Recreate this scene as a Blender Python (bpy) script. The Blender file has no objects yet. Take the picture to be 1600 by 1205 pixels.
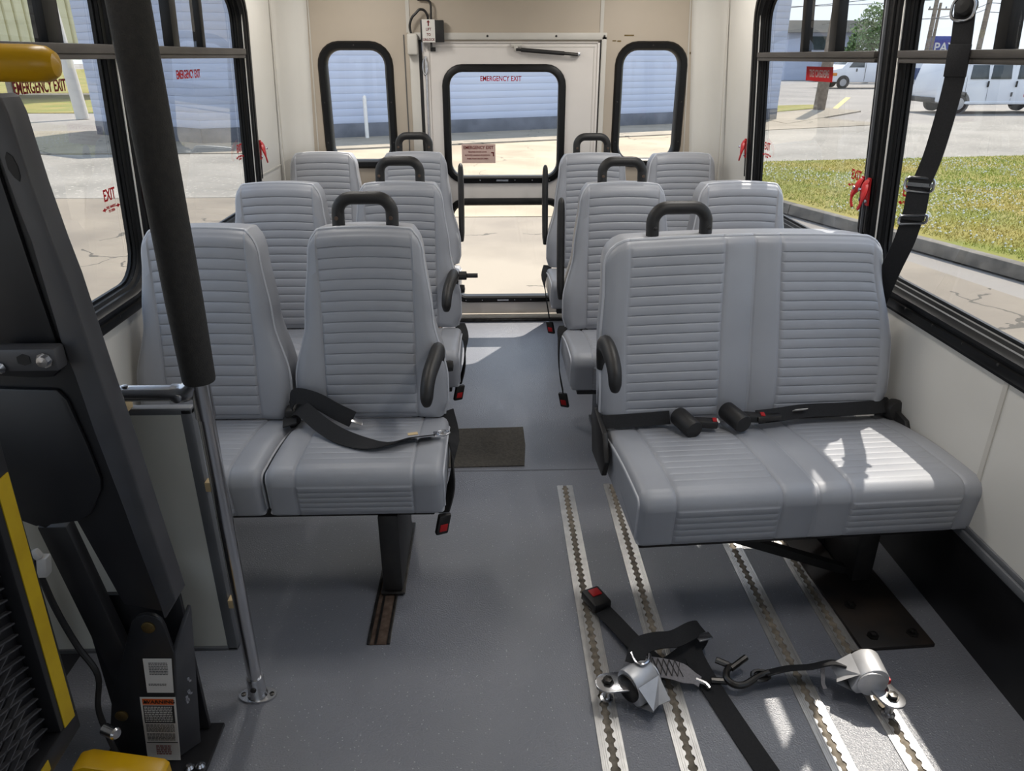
import bpy, bmesh, math, random
from mathutils import Vector, Matrix, Quaternion
random.seed(7)
PI = math.pi
V = Vector
sc = bpy.context.scene
COL = sc.collection

# ------------------------------------------------------------------ camera, world, sun, exposure
cam_d = bpy.data.cameras.new('camera'); cam = bpy.data.objects.new('camera', cam_d); COL.objects.link(cam)
cam_d.sensor_width = 36.0; cam_d.lens = 36.0 * 1157.0 / 1600.0; cam_d.clip_start = 0.02; cam_d.clip_end = 600
_R = ((0.99955, -0.01218829, 0.02740884), (-0.02999665, -0.4061388, 0.91331893), (0.0, -0.91373011, -0.40632165))
_m = Matrix(((_R[0][0], -_R[0][1], -_R[0][2], 0), (_R[1][0], -_R[1][1], -_R[1][2], 0), (_R[2][0], -_R[2][1], -_R[2][2], 1.42), (0, 0, 0, 1)))
cam.matrix_world = _m
sc.camera = cam

W = bpy.data.worlds.new('sky'); sc.world = W; W.use_nodes = True
nt = W.node_tree; nt.nodes.clear()
_o = nt.nodes.new('ShaderNodeOutputWorld'); _b = nt.nodes.new('ShaderNodeBackground')
_tc = nt.nodes.new('ShaderNodeTexCoord'); _sx = nt.nodes.new('ShaderNodeSeparateXYZ'); _cr = nt.nodes.new('ShaderNodeValToRGB')
nt.links.new(_tc.outputs['Generated'], _sx.inputs[0]); nt.links.new(_sx.outputs['Z'], _cr.inputs[0])
nt.links.new(_cr.outputs[0], _b.inputs[0]); nt.links.new(_b.outputs[0], _o.inputs[0])
_cr.color_ramp.elements[0].position = 0.0; _cr.color_ramp.elements[0].color = (0.90, 0.955, 1.0, 1)
_cr.color_ramp.elements[1].position = 0.7; _cr.color_ramp.elements[1].color = (0.62, 0.76, 0.98, 1)
_b.inputs[1].default_value = 1.55

FILL_W = 4.3   # each added fill lamp
sun_d = bpy.data.lights.new('sun', 'SUN'); sun_d.energy = 7.5; sun_d.angle = 0.009; sun_d.color = (1.0, 0.90, 0.77)
sun = bpy.data.objects.new('sun', sun_d); COL.objects.link(sun)
sun.rotation_euler = V((-.345, -.57, -1)).to_track_quat('-Z', 'Y').to_euler(); sun.location = (6, 12, 18)

sc.view_settings.view_transform = 'Standard'; sc.view_settings.look = 'None'
sc.view_settings.exposure = 0.22; sc.view_settings.gamma = 1.0; sc.view_settings.use_curve_mapping = False
sc.cycles.use_denoising = True
sc.cycles.max_bounces = 12; sc.cycles.diffuse_bounces = 6; sc.cycles.transparent_max_bounces = 24; sc.cycles.glossy_bounces = 4
sc.cycles.sample_clamp_indirect = 6.0
sc.cycles.caustics_reflective = False; sc.cycles.caustics_refractive = False

# ------------------------------------------------------------------ materials
def lin(c):
    c = c / 255.0
    return c / 12.92 if c <= .04045 else ((c + .055) / 1.055) ** 2.4
def rgb(t): return (lin(t[0]), lin(t[1]), lin(t[2]), 1)

def mat(name, col, rough=.5, metal=0., col2=None, scale=8., detail=4., lo=.35, hi=.65, bump=0., bscale=60., spec=.5, fleck=None, cracks=None):
    m = bpy.data.materials.new(name); m.use_nodes = True
    n = m.node_tree.nodes; l = m.node_tree.links; p = n['Principled BSDF']
    p.inputs['Roughness'].default_value = rough; p.inputs['Metallic'].default_value = metal
    p.inputs['Specular IOR Level'].default_value = spec
    tc = n.new('ShaderNodeTexCoord')
    last = None
    if col2:
        tx = n.new('ShaderNodeTexNoise'); tx.inputs['Scale'].default_value = scale; tx.inputs['Detail'].default_value = detail
        l.new(tc.outputs['Object'], tx.inputs['Vector'])
        cr = n.new('ShaderNodeValToRGB'); cr.color_ramp.elements[0].position = lo; cr.color_ramp.elements[1].position = hi
        cr.color_ramp.elements[0].color = rgb(col); cr.color_ramp.elements[1].color = rgb(col2)
        l.new(tx.outputs['Fac'], cr.inputs[0]); last = cr.outputs[0]
    if fleck:
        fc, fs, ft = fleck
        vo = n.new('ShaderNodeTexVoronoi'); vo.inputs['Scale'].default_value = fs; l.new(tc.outputs['Object'], vo.inputs['Vector'])
        lt = n.new('ShaderNodeMath'); lt.operation = 'LESS_THAN'; lt.inputs[1].default_value = ft; l.new(vo.outputs['Distance'], lt.inputs[0])
        sp = n.new('ShaderNodeSeparateColor'); l.new(vo.outputs['Color'], sp.inputs[0])
        g = n.new('ShaderNodeMath'); g.operation = 'GREATER_THAN'; g.inputs[1].default_value = .55; l.new(sp.outputs[0], g.inputs[0])
        mu = n.new('ShaderNodeMath'); mu.operation = 'MULTIPLY'; l.new(lt.outputs[0], mu.inputs[0]); l.new(g.outputs[0], mu.inputs[1])
        mx = n.new('ShaderNodeMix'); mx.data_type = 'RGBA'; l.new(mu.outputs[0], mx.inputs[0])
        if last: l.new(last, mx.inputs[6])
        else: mx.inputs[6].default_value = rgb(col)
        mx.inputs[7].default_value = rgb(fc); last = mx.outputs[2]
    if cracks:
        cs_, cw, cc = cracks
        dn = n.new('ShaderNodeTexNoise'); dn.inputs['Scale'].default_value = 1.1; dn.inputs['Detail'].default_value = 6; l.new(tc.outputs['Object'], dn.inputs['Vector'])
        ad = n.new('ShaderNodeVectorMath'); ad.operation = 'MULTIPLY_ADD'; ad.inputs[1].default_value = (1.2, 1.2, 0); l.new(dn.outputs['Color'], ad.inputs[0]); l.new(tc.outputs['Object'], ad.inputs[2])
        vo = n.new('ShaderNodeTexVoronoi'); vo.feature = 'DISTANCE_TO_EDGE'; vo.inputs['Scale'].default_value = cs_; l.new(ad.outputs[0], vo.inputs['Vector'])
        lt = n.new('ShaderNodeMath'); lt.operation = 'LESS_THAN'; lt.inputs[1].default_value = cw; l.new(vo.outputs['Distance'], lt.inputs[0])
        n2 = n.new('ShaderNodeTexNoise'); n2.inputs['Scale'].default_value = .8; l.new(tc.outputs['Object'], n2.inputs['Vector'])
        g = n.new('ShaderNodeMath'); g.operation = 'GREATER_THAN'; g.inputs[1].default_value = .47; l.new(n2.outputs['Fac'], g.inputs[0])
        mu = n.new('ShaderNodeMath'); mu.operation = 'MULTIPLY'; l.new(lt.outputs[0], mu.inputs[0]); l.new(g.outputs[0], mu.inputs[1])
        mx = n.new('ShaderNodeMix'); mx.data_type = 'RGBA'; l.new(mu.outputs[0], mx.inputs[0]); l.new(last, mx.inputs[6]); mx.inputs[7].default_value = rgb(cc); last = mx.outputs[2]
    if last: l.new(last, p.inputs['Base Color'])
    else: p.inputs['Base Color'].default_value = rgb(col)
    if bump:
        tb = n.new('ShaderNodeTexNoise'); tb.inputs['Scale'].default_value = bscale; tb.inputs['Detail'].default_value = 3
        l.new(tc.outputs['Object'], tb.inputs['Vector'])
        bp = n.new('ShaderNodeBump'); bp.inputs['Strength'].default_value = bump; bp.inputs['Distance'].default_value = .004
        l.new(tb.outputs['Fac'], bp.inputs['Height']); l.new(bp.outputs[0], p.inputs['Normal'])
    return m

def glass_mat(name, tint):
    m = bpy.data.materials.new(name); m.use_nodes = True
    n = m.node_tree.nodes; l = m.node_tree.links; n.remove(n['Principled BSDF']); out = n['Material Output']
    tr = n.new('ShaderNodeBsdfTransparent'); tr.inputs[0].default_value = (*tint, 1)
    gl = n.new('ShaderNodeBsdfGlossy'); gl.inputs['Roughness'].default_value = .01; gl.inputs['Color'].default_value = (.9, .95, 1, 1)
    lw = n.new('ShaderNodeFresnel'); lw.inputs['IOR'].default_value = 1.4
    ge = n.new('ShaderNodeNewGeometry'); iv = n.new('ShaderNodeMath'); iv.operation = 'SUBTRACT'; iv.inputs[0].default_value = 1; l.new(ge.outputs['Backfacing'], iv.inputs[1])
    mu = n.new('ShaderNodeMath'); mu.operation = 'MULTIPLY'; l.new(iv.outputs[0], mu.inputs[0]); l.new(lw.outputs[0], mu.inputs[1])
    mx = n.new('ShaderNodeMixShader'); l.new(mu.outputs[0], mx.inputs[0]); l.new(tr.outputs[0], mx.inputs[1]); l.new(gl.outputs[0], mx.inputs[2])
    l.new(mx.outputs[0], out.inputs['Surface'])
    return m

VINYL = mat('grey_vinyl', (150, 152, 158), .42, 0, (157, 159, 165), 5, 3, bump=.10, bscale=700)
PIPE = mat('grey_piping', (186, 188, 194), .38)
BLACKP = mat('black_plastic', (26, 25, 25), .5, 0, (36, 34, 33), 30)
FOAM = mat('black_foam', (30, 29, 28), .75, 0, (40, 38, 36), 90, bump=.25, bscale=350)
STRAP = mat('black_webbing', (16, 16, 18), .8, 0, (26, 26, 29), 260, bump=.25, bscale=900)
GSTRAP = mat('grey_webbing', (128, 124, 126), .8, 0, (142, 138, 140), 200)
LIFT = mat('lift_black_paint', (24, 24, 27), .42, 0, (34, 34, 37), 7)
LIFTG = mat('lift_lit_grey', (58, 58, 62), .45, .0, (70, 70, 73), 9)  # lighter copy of the black paint, light on the arm put into colour
FRAME = mat('window_black_frame', (9, 9, 10), .42, 0, (14, 14, 15), 14, spec=.3)
TRANS = mat('window_transom_dark', (64, 60, 57), .45, .2, (74, 70, 66), 10)
WALLM = mat('wall_white_laminate', (216, 213, 206), .42, 0, (221, 218, 211), 3)
WALLT = mat('wall_beige_laminate', (180, 168, 152), .5, 0, (186, 174, 158), 3)
DOORM = mat('door_white_paint', (222, 216, 210), .4, 0, (228, 222, 216), 4)
TRIMM = mat('trim_grey_white', (196, 192, 184), .45, 0, (203, 199, 191), 6)
FLOOR = mat('floor_grey_vinyl', (112, 114, 122), .30, 0, (121, 123, 130), 2.5, 5, bump=.5, bscale=240, spec=.85, fleck=((172, 174, 179), 95, .13))
FJOINT = mat('floor_joint', (96, 98, 105), .5)
KICK = mat('black_kick_vinyl', (17, 17, 19), .3, 0, (26, 26, 28), 6)
ALU = mat('aluminium_track', (196, 194, 192), .38, .75, (214, 212, 209), 25)
DARKSLOT = mat('track_slot_dirt', (96, 88, 76), .8, 0, (136, 126, 112), 50)
CHROME = mat('chrome', (214, 214, 216), .24, 1., (200, 200, 202), 4)
ZINC = mat('bright_zinc', (205, 205, 208), .25, 1., (185, 186, 190), 30)
STEELD = mat('dark_steel', (82, 80, 78), .35, .9, (62, 60, 58), 40)
SATIN = mat('satin_silver', (206, 206, 208), .42, .55, (196, 196, 198), 30)
RUST = mat('rusty_steel', (70, 52, 42), .7, .3, (104, 88, 76), 40)
DARKP = mat('dark_plate', (34, 31, 30), .5, .2, (48, 40, 35), 14)
RED = mat('red_plastic', (176, 24, 28), .4, 0, (190, 34, 36), 20)
REDT = mat('red_sticker', (196, 36, 44), .5)
DREDT = mat('dark_red_sticker', (138, 30, 34), .5)
WHTS = mat('white_sticker', (226, 222, 220), .5)
for m_ in (REDT, DREDT, WHTS):
    n_ = m_.node_tree.nodes; p_ = n_['Principled BSDF']; tl = n_.new('ShaderNodeBsdfTranslucent'); tl.inputs[0].default_value = tuple(p_.inputs['Base Color'].default_value)
    mx_ = n_.new('ShaderNodeMixShader'); mx_.inputs[0].default_value = .5
    m_.node_tree.links.new(p_.outputs[0], mx_.inputs[1]); m_.node_tree.links.new(tl.outputs[0], mx_.inputs[2]); m_.node_tree.links.new(mx_.outputs[0], n_['Material Output'].inputs['Surface'])
BLKT = mat('black_print', (22, 20, 20), .6)
GRYT = mat('grey_print', (92, 90, 88), .6)
WHT = mat('white_label', (218, 214, 208), .5, 0, (210, 206, 200), 12)
PINKL = mat('sign_pale_pink', (208, 178, 166), .5, 0, (214, 184, 172), 20)
ORG = mat('orange_label', (208, 92, 34), .5)
YEL = mat('yellow_paint', (206, 160, 6), .32, 0, (198, 150, 4), 12)
YTAPE = mat('yellow_tape', (190, 160, 20), .5, 0, (176, 146, 16), 18)
PANELG = mat('grey_panel', (218, 218, 210), .42, 0, (222, 222, 214), 5)
PFRAME = mat('panel_frame_grey', (104, 106, 110), .4, .2, (114, 116, 120), 10)
TANP = mat('tan_clip', (204, 180, 138), .6)
MATB = mat('carpet_brown_grey', (88, 84, 78), .9, 0, (72, 69, 64), 120, bump=.6, bscale=500)
BRONZE = mat('pin_bronze', (118, 98, 60), .4, .7, (100, 84, 50), 60)
GLASS = glass_mat('tinted_glass', (.80, .815, .83))
CLEAR = glass_mat('clear_glass', (.955, .97, .985))
# outside
CONC = mat('concrete', (146, 135, 119), .9, 0, (124, 114, 101), .7, 8, bump=.3, bscale=60, cracks=(.45, .006, (84, 78, 68)))
CONC3 = mat('sandy_concrete', (168, 153, 130), .9, 0, (148, 134, 113), .8, 9, bump=.3, bscale=60, cracks=(.35, .004, (118, 106, 90)))
CONC2 = mat('concrete_sidewalk', (152, 142, 126), .9, 0, (136, 127, 112), .9, 8, cracks=(.4, .006, (98, 92, 82)))
ASPH = mat('asphalt', (154, 148, 138), .92, 0, (132, 127, 118), .5, 12, bump=.4, bscale=40, fleck=((176, 170, 158), 9, .25))
ASPD = mat('asphalt_lot', (150, 144, 136), .92, 0, (134, 128, 121), .3, 9)
KERB = mat('kerb_concrete', (128, 121, 111), .9, 0, (92, 87, 80), 4, 8)
GRASSB = mat('grass_base', (112, 116, 40), .95, 0, (146, 130, 66), .8, 8)
GRASS1 = mat('grass_blade', (136, 152, 36), .8, 0, (178, 162, 76), .5, 5, lo=.42, hi=.64)
CLOVER = mat('clover_white', (216, 216, 208), .8)
BLOCK = mat('blue_grey_block', (180, 187, 204), .8, 0, (173, 181, 200), .8, 6)
BLOCKB = mat('block_base_grey', (112, 114, 122), .85, 0, (92, 95, 102), 2, 6)
ROOFM = mat('flat_roof', (150, 146, 138), .8)
CORR = mat('pale_corrugated', (214, 208, 176), .6, 0, (206, 200, 168), 2)
WOOD = mat('utility_pole_wood', (120, 108, 96), .9, 0, (142, 130, 116), 6)
VANW = mat('van_white', (226, 228, 232), .3, 0, (218, 220, 226), 1)
VANG = mat('van_window', (58, 66, 70), .12, 0, (72, 80, 84), 2)
TYRE = mat('tyre_rubber', (34, 33, 33), .8)
SILV = mat('wheel_silver', (168, 168, 170), .4, .5)
BLUEV = mat('truck_blue', (44, 62, 104), .35)
CARS = mat('car_silver', (188, 190, 194), .3)
AMBER = mat('amber_lens', (214, 132, 40), .4)
SIGNB = mat('sign_blue', (52, 62, 140), .5)
LEAF = mat('tree_leaves', (84, 112, 62), .8, 0, (108, 132, 78), 1.5)
BARK = mat('bark', (92, 80, 68), .9)
WIRE = mat('wire_black', (50, 50, 54), .7)
YLINE = mat('road_paint_yellow', (206, 186, 120), .8)

# ------------------------------------------------------------------ helpers
def root_of(o):
    while o.parent: o = o.parent
    return o
def props(o, label=None, cat=None, group=None, kind=None):
    if label: o['label'] = label
    if cat: o['category'] = cat
    if group: o['group'] = group
    if kind: o['kind'] = kind
    return o
def thing(name, label, cat, loc=(0, 0, 0), rz=0., group=None, kind=None):
    o = bpy.data.objects.new(name, None); COL.objects.link(o); o.empty_display_size = .05
    o.location = loc; o.rotation_euler = (0, 0, rz)
    return props(o, label, cat, group, kind)
def copy_tree(o, parent=None):
    c = o.copy(); COL.objects.link(c); c.parent = parent
    for ch in list(o.children): copy_tree(ch, c)
    return c

class MB:
    def __init__(s): s.v = []; s.f = []
    def add(s, vs, fs):
        b = len(s.v); s.v += [tuple(x) for x in vs]; s.f += [tuple(i + b for i in f) for f in fs]
        return s
    def hexa(s, c):  # corners: 000 100 110 010 001 101 111 011
        return s.add(c, [(0, 3, 2, 1), (4, 5, 6, 7), (0, 1, 5, 4), (1, 2, 6, 5), (2, 3, 7, 6), (3, 0, 4, 7)])
    def box(s, x0, x1, y0, y1, z0, z1, fn=None):
        c = [(x0, y0, z0), (x1, y0, z0), (x1, y1, z0), (x0, y1, z0), (x0, y0, z1), (x1, y0, z1), (x1, y1, z1), (x0, y1, z1)]
        return s.hexa([fn(*p) for p in c] if fn else c)
    def obox(s, c, ax, ay, az, sx, sy, sz):  # oriented box, axes vectors
        c = V(c); ax = V(ax).normalized(); ay = V(ay).normalized(); az = V(az).normalized()
        return s.box(-sx / 2, sx / 2, -sy / 2, sy / 2, -sz / 2, sz / 2, lambda a, b, d: c + ax * a + ay * b + az * d)
    def tube(s, pts, r, n=10, caps=True, closed=False, ell=None):
        P = [V(p) for p in pts]; m = len(P); rs = r if isinstance(r, (list, tuple)) else [r] * m
        T = []
        for i in range(m):
            a = P[(i - 1) % m] if (closed or i > 0) else P[i]; b = P[(i + 1) % m] if (closed or i < m - 1) else P[i]
            T.append((b - a).normalized())
        u = T[0].orthogonal().normalized() if ell is None else (V(ell[0]) - T[0] * V(ell[0]).dot(T[0])).normalized()
        vs = []
        for i in range(m):
            u = (u - T[i] * u.dot(T[i])).normalized(); w = T[i].cross(u)
            for k in range(n):
                a = 2 * PI * k / n
                ku, kw = (1, 1) if ell is None else (ell[1], ell[2])
                vs.append(P[i] + u * math.cos(a) * rs[i] * ku + w * math.sin(a) * rs[i] * kw)
        fs = []
        for i in range(m if closed else m - 1):
            j = (i + 1) % m
            for k in range(n):
                fs.append((i * n + k, i * n + (k + 1) % n, j * n + (k + 1) % n, j * n + k))
        if caps and not closed:
            fs.append(tuple(range(n - 1, -1, -1))); fs.append(tuple((m - 1) * n + k for k in range(n)))
        return s.add(vs, fs)
    def lathe(s, prof, c, axis=(0, 0, 1), n=20):  # prof: (r, h)
        c = V(c); ax = V(axis).normalized(); u = ax.orthogonal().normalized(); w = ax.cross(u); vs = []; fs = []
        for r, h in prof:
            for k in range(n):
                a = 2 * PI * k / n; vs.append(c + ax * h + (u * math.cos(a) + w * math.sin(a)) * max(r, 1e-5))
        for i in range(len(prof) - 1):
            for k in range(n): fs.append((i * n + k, i * n + (k + 1) % n, (i + 1) * n + (k + 1) % n, (i + 1) * n + k))
        if prof[0][0] > 1e-4: fs.append(tuple(range(n - 1, -1, -1)))
        if prof[-1][0] > 1e-4: fs.append(tuple((len(prof) - 1) * n + k for k in range(n)))
        return s.add(vs, fs)
    def prism(s, poly, d0, d1, fn):  # poly (a,b), fn(a,b,d)->xyz
        n = len(poly); vs = [fn(a, b, d0) for a, b in poly] + [fn(a, b, d1) for a, b in poly]
        fs = [tuple(range(n - 1, -1, -1)), tuple(range(n, 2 * n))] + [(i, (i + 1) % n, n + (i + 1) % n, n + i) for i in range(n)]
        return s.add(vs, fs)
    def ribbon(s, pts, sides, w, t=.0025):
        P = [V(p) for p in pts]; m = len(P); vs = []
        for i in range(m):
            T = (P[min(i + 1, m - 1)] - P[max(i - 1, 0)]).normalized()
            sd = V(sides[i] if isinstance(sides[0], (list, tuple, Vector)) else sides); sd = (sd - T * sd.dot(T)).normalized(); nn = T.cross(sd)
            ww = w[i] if isinstance(w, (list, tuple)) else w
            for a, b in ((-1, -1), (1, -1), (1, 1), (-1, 1)): vs.append(P[i] + sd * a * ww / 2 + nn * b * t / 2)
        fs = [(0, 1, 2, 3)[::-1], tuple(4 * (m - 1) + k for k in range(4))]
        for i in range(m - 1):
            for k in range(4): fs.append((4 * i + k, 4 * i + (k + 1) % 4, 4 * i + 4 + (k + 1) % 4, 4 * i + 4 + k))
        return s.add(vs, fs)
    def mesh(s, name, m, off=(0, 0, 0), bevel=0., angle=35., seg=2):
        me = bpy.data.meshes.new(name)
        me.from_pydata([(x - off[0], y - off[1], z - off[2]) for x, y, z in s.v], [], s.f); me.update()
        bm = bmesh.new(); bm.from_mesh(me)
        bmesh.ops.recalc_face_normals(bm, faces=bm.faces)
        if bevel:
            es = [e for e in bm.edges if len(e.link_faces) == 2 and e.calc_face_angle(0) > math.radians(40)]
            bmesh.ops.bevel(bm, geom=es, offset=bevel, segments=seg, profile=.5, affect='EDGES', clamp_overlap=True)
        bm.to_mesh(me); bm.free()
        if angle:
            me.shade_smooth(); me.set_sharp_from_angle(angle=math.radians(angle))
        if m: me.materials.append(m)
        return me
    def build(s, name, m, parent=None, bevel=0., world=True, angle=35., label=None, seg=2, kind=None):
        off = (0, 0, 0)
        if parent is not None and world: off = tuple(root_of(parent).location)
        o = bpy.data.objects.new(name, s.mesh(name, m, off, bevel, angle, seg)); COL.objects.link(o)
        if parent is not None: o.parent = parent
        if label: o['label'] = label
        if kind: o['kind'] = kind
        return o
def islands(mb):
    par = list(range(len(mb.v)))
    def find(i):
        while par[i] != i: par[i] = par[par[i]]; i = par[i]
        return i
    for f in mb.f:
        a = find(f[0])
        for q in f[1:]: par[find(q)] = a
    out = {}
    for f in mb.f: out.setdefault(find(f[0]), []).append(f)
    res = []
    for fs in out.values():
        ids = sorted({i for f in fs for i in f}); mp = {i: k for k, i in enumerate(ids)}
        m = MB(); m.v = [mb.v[i] for i in ids]; m.f = [tuple(mp[i] for i in f) for f in fs]; res.append(m)
    return res
def each(mb, name, m, parent, **kw):  # one object per loose piece
    return [q.build(name, m, parent, **kw) for q in islands(mb)]
def pts_sm(pts, n=8):  # Catmull-Rom through points
    P = [V(p) for p in pts]; out = []
    for i in range(len(P) - 1):
        a = P[max(i - 1, 0)]; b = P[i]; c = P[i + 1]; d = P[min(i + 2, len(P) - 1)]
        for k in range(n):
            t = k / n
            out.append(.5 * ((2 * b) + (c - a) * t + (2 * a - 5 * b + 4 * c - d) * t * t + (3 * b - a - 3 * c + d) * t ** 3))
    out.append(P[-1]); return out
def sstep(a, b, x):
    t = min(1, max(0, (x - a) / (b - a))); return t * t * (3 - 2 * t)

def rrect(a0, a1, b0, b1, r, n=6):
    out = []
    for cx, cy, s in ((a1 - r, b0 + r, -PI / 2), (a1 - r, b1 - r, 0), (a0 + r, b1 - r, PI / 2), (a0 + r, b0 + r, PI)):
        for k in range(n + 1):
            t = s + PI / 2 * k / n; out.append((cx + r * math.cos(t), cy + r * math.sin(t), math.cos(t), math.sin(t)))
    return out
def ring(mb, path, section, fn):  # path of (a,b,na,nb), closed section of (offset, depth)
    m = len(path); k = len(section); vs = []; fs = []
    for a, b, na, nb in path:
        for off, d in section: vs.append(fn(a + na * off, b + nb * off, d))
    for i in range(m):
        j = (i + 1) % m
        for q in range(k): fs.append((i * k + q, i * k + (q + 1) % k, j * k + (q + 1) % k, j * k + q))
    return mb.add(vs, fs)
def holes_panel(mb, a0, a1, b0, b1, holes, d0, d1, fn, cuts=()):
    A = sorted({a0, a1, *[x for h in holes for x in h[:2]]}); B = sorted({b0, b1, *cuts, *[x for h in holes for x in h[2:]]})
    for i in range(len(A) - 1):
        for j in range(len(B) - 1):
            ca = (A[i] + A[i + 1]) / 2; cb = (B[j] + B[j + 1]) / 2
            if any(h[0] < ca < h[1] and h[2] < cb < h[3] for h in holes): continue
            mb.box(A[i], A[i + 1], B[j], B[j + 1], d0, d1, fn)
    return mb

def text(body, name, m, parent, origin, right, up, size, align='CENTER', label=None, sx=1., depth=.0004):
    cu = bpy.data.curves.new('t', 'FONT'); cu.body = body; cu.size = size; cu.align_x = align; cu.align_y = 'CENTER'; cu.extrude = depth
    cu.resolution_u = 3; cu.offset = size * .018
    to = bpy.data.objects.new('t', cu); COL.objects.link(to)
    bpy.context.view_layer.update()
    me = bpy.data.meshes.new_from_object(to.evaluated_get(bpy.context.evaluated_depsgraph_get()))
    bpy.data.objects.remove(to)
    r = V(right).normalized() * sx; u = V(up).normalized(); n = V(right).normalized().cross(u).normalized(); o0 = V(origin)
    off = root_of(parent).location if parent else V((0, 0, 0))
    for v in me.vertices: v.co = o0 + r * v.co.x + u * v.co.y + n * v.co.z - off
    if sx < 0: me.flip_normals()
    me.materials.clear(); me.materials.append(m); me.name = name
    o = bpy.data.objects.new(name, me); COL.objects.link(o); o.parent = parent
    if label: o['label'] = label
    return o

# ------------------------------------------------------------------ bus shell
YR = 4.17; YF = -2.2
def xr(z): return 1.24 - .075 * max(0, z - .72)
def xl(z): return -1.08 + .05 * max(0, z - .72)
def RW(a, b, d): return (xr(b) - d, a, b)     # d > 0 is into the cabin
def LW(a, b, d): return (xl(b) + d, a, b)
def BW(a, b, d): return (a, YR - d, b)

o = MB().box(-1.12, 1.28, YF, YR + .02, -.05, 0).build('floor', FLOOR); props(o, 'dark grey speckled vinyl bus floor running down the aisle', 'floor', kind='structure')

WIN_Y = [(0.01, 1.09), (1.23, 2.297), (2.442, 3.512)]; WZ0, WZ1 = .787, 1.65
def side_wall(name, fn, label):
    t = thing(name, label, 'wall', kind='structure')
    hs = [(a - .014, b + .014, WZ0 - .030, WZ1 + .014) for a, b in WIN_Y]
    holes_panel(MB(), YF, YR, 0, 1.80, hs, -.046, 0, fn, cuts=(.72,)).build('wall_panel', WALLM, t)
    return t
wr = side_wall('wall_right', RW, 'white laminate side wall beside the two-person bench with black windows above')
wl = side_wall('wall_left', LW, 'white laminate side wall behind the wheelchair lift with black windows above')
# seams on the lower wall
MB().box(1.585, 1.60, .29, .725, 0, .003, RW).build('seam_strip', TRIMM, wr)
MB().box(2.30, 2.33, .29, .725, 0, .006, RW).build('seam_strip', WALLM, wr)
MB().box(3.62, YR, .765, .772, 0, .003, RW).build('seam_strip', TRIMM, wr)
MB().box(3.62, YR, .905, .912, 0, .003, LW).build('seam_strip', TRIMM, wl)

# kick panels along the floor
for nm, fn, lb in (('baseboard_right', RW, 'glossy black kick panel under the bench beside the side wall'), ('baseboard_left', LW, 'black kick panel at the foot of the wall by the lift')):
    t = thing(nm, lb, 'kick panel', kind='structure')
    MB().box(YF, YR, 0, .262, 0, .006, fn).build('kick_panel', KICK, t)
    MB().box(YF, YR, .262, .285, 0, .014, fn).box(YF, YR, .285, .30, 0, .007, fn).build('cap_trim', PFRAME, t, bevel=.002)

# rear wall
RWL = (-.833, -.526, .905, 1.452); RWR = (.699, 1.0, .905, 1.452)
wb = thing('wall_rear', 'beige laminate rear wall with a door between two tall windows', 'wall', kind='structure')
holes_panel(MB(), -1.12, 1.28, 0, 1.80, [(RWL[0] - .004, RWL[1] + .004, RWL[2] - .004, RWL[3] + .004), (RWR[0] - .004, RWR[1] + .004, RWR[2] - .004, RWR[3] + .004), (-.35, .58, -.1, 1.49)], -.07, 0, BW).build('wall_panel', WALLT, wb)
for a in (-.40, .582):
    MB().box(a - .009, a + .009, 1.53, 1.80, 0, .004, BW).build('seam_strip', TRIMM, wb)
for a in (-.425, .603):
    MB().box(a - .003, a + .003, 0, 1.52, 0, .003, BW).build('seam_strip', GRYT, wb)
# scuffs in the laminate beside the window on the door's far side
sm = MB()
for (a, b, la, lb) in ((.70, 1.515, .05, .006), (.64, 1.49, .02, .005), (.665, 1.488, .02, .006), (1.045, 1.43, .006, .01)):
    sm.box(a, a + la, b, b + lb, 0, .0015, BW)
each(sm, 'scuff_mark', BRONZE, wb)

# curved corner posts
for nm, s, xw, lb in (('trim_1', -1, xl, 'pale rounded corner post beside the rear window behind the lift side seats'), ('trim_2', 1, xr, 'pale rounded corner post beside the rear window on the sunny side')):
    t = thing(nm, lb, 'corner post', kind='structure')
    mb = MB(); prof = [(0, -.20), (.0, -.185)]
    for k in range(7):
        q = PI / 2 * k / 6; prof.append((.10 - .10 * math.cos(q) + .012, -.165 + .15 * math.sin(q) * .95))
    prof += [(.135, -.006), (.135, 0)]
    vs = []; fs = []
    for z in (0., .72, 1.80):
        for dx, dy in prof:
            vs.append((xw(z) - s * dx, YR + dy, z))
    m = len(prof)
    for i in range(2):
        for k in range(m - 1): fs.append((i * m + k, i * m + k + 1, (i + 1) * m + k + 1, (i + 1) * m + k))
    mb.add(vs, fs); mb.build('corner_post', WALLM, t, angle=60)
    mb = MB().box(.136, .142, 0, 1.8, 0, .005, lambda a, b, d: (xw(b) - s * a, YR - d, b)); mb.build('trim_strip', TRIMM, t)
    mb = MB().box(YR - .205, YR - .199, 0, 1.8, 0, .005, RW if s > 0 else LW); mb.build('trim_strip', TRIMM, t)

# ceiling (above the view, it keeps the cabin's light real)
prof = [(-1.15, 1.78), (-1.02, 1.80), (-.93, 1.88), (-.75, 1.95), (0, 1.98), (.85, 1.95), (1.05, 1.88), (1.15, 1.80), (1.25, 1.78)]
t = thing('ceiling', 'off-white curved bus ceiling over the seats', 'ceiling', kind='structure')
MB().prism(prof + [(1.27, 2.06), (-1.17, 2.06)], YF, YR + .07, lambda a, b, d: (a, d, b)).build('ceiling_shell', WALLM, t)
MB().box(-1.12, 1.28, 1.74, 2.0, -.07, 0, BW).build('header_panel', WALLT, t)
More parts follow.
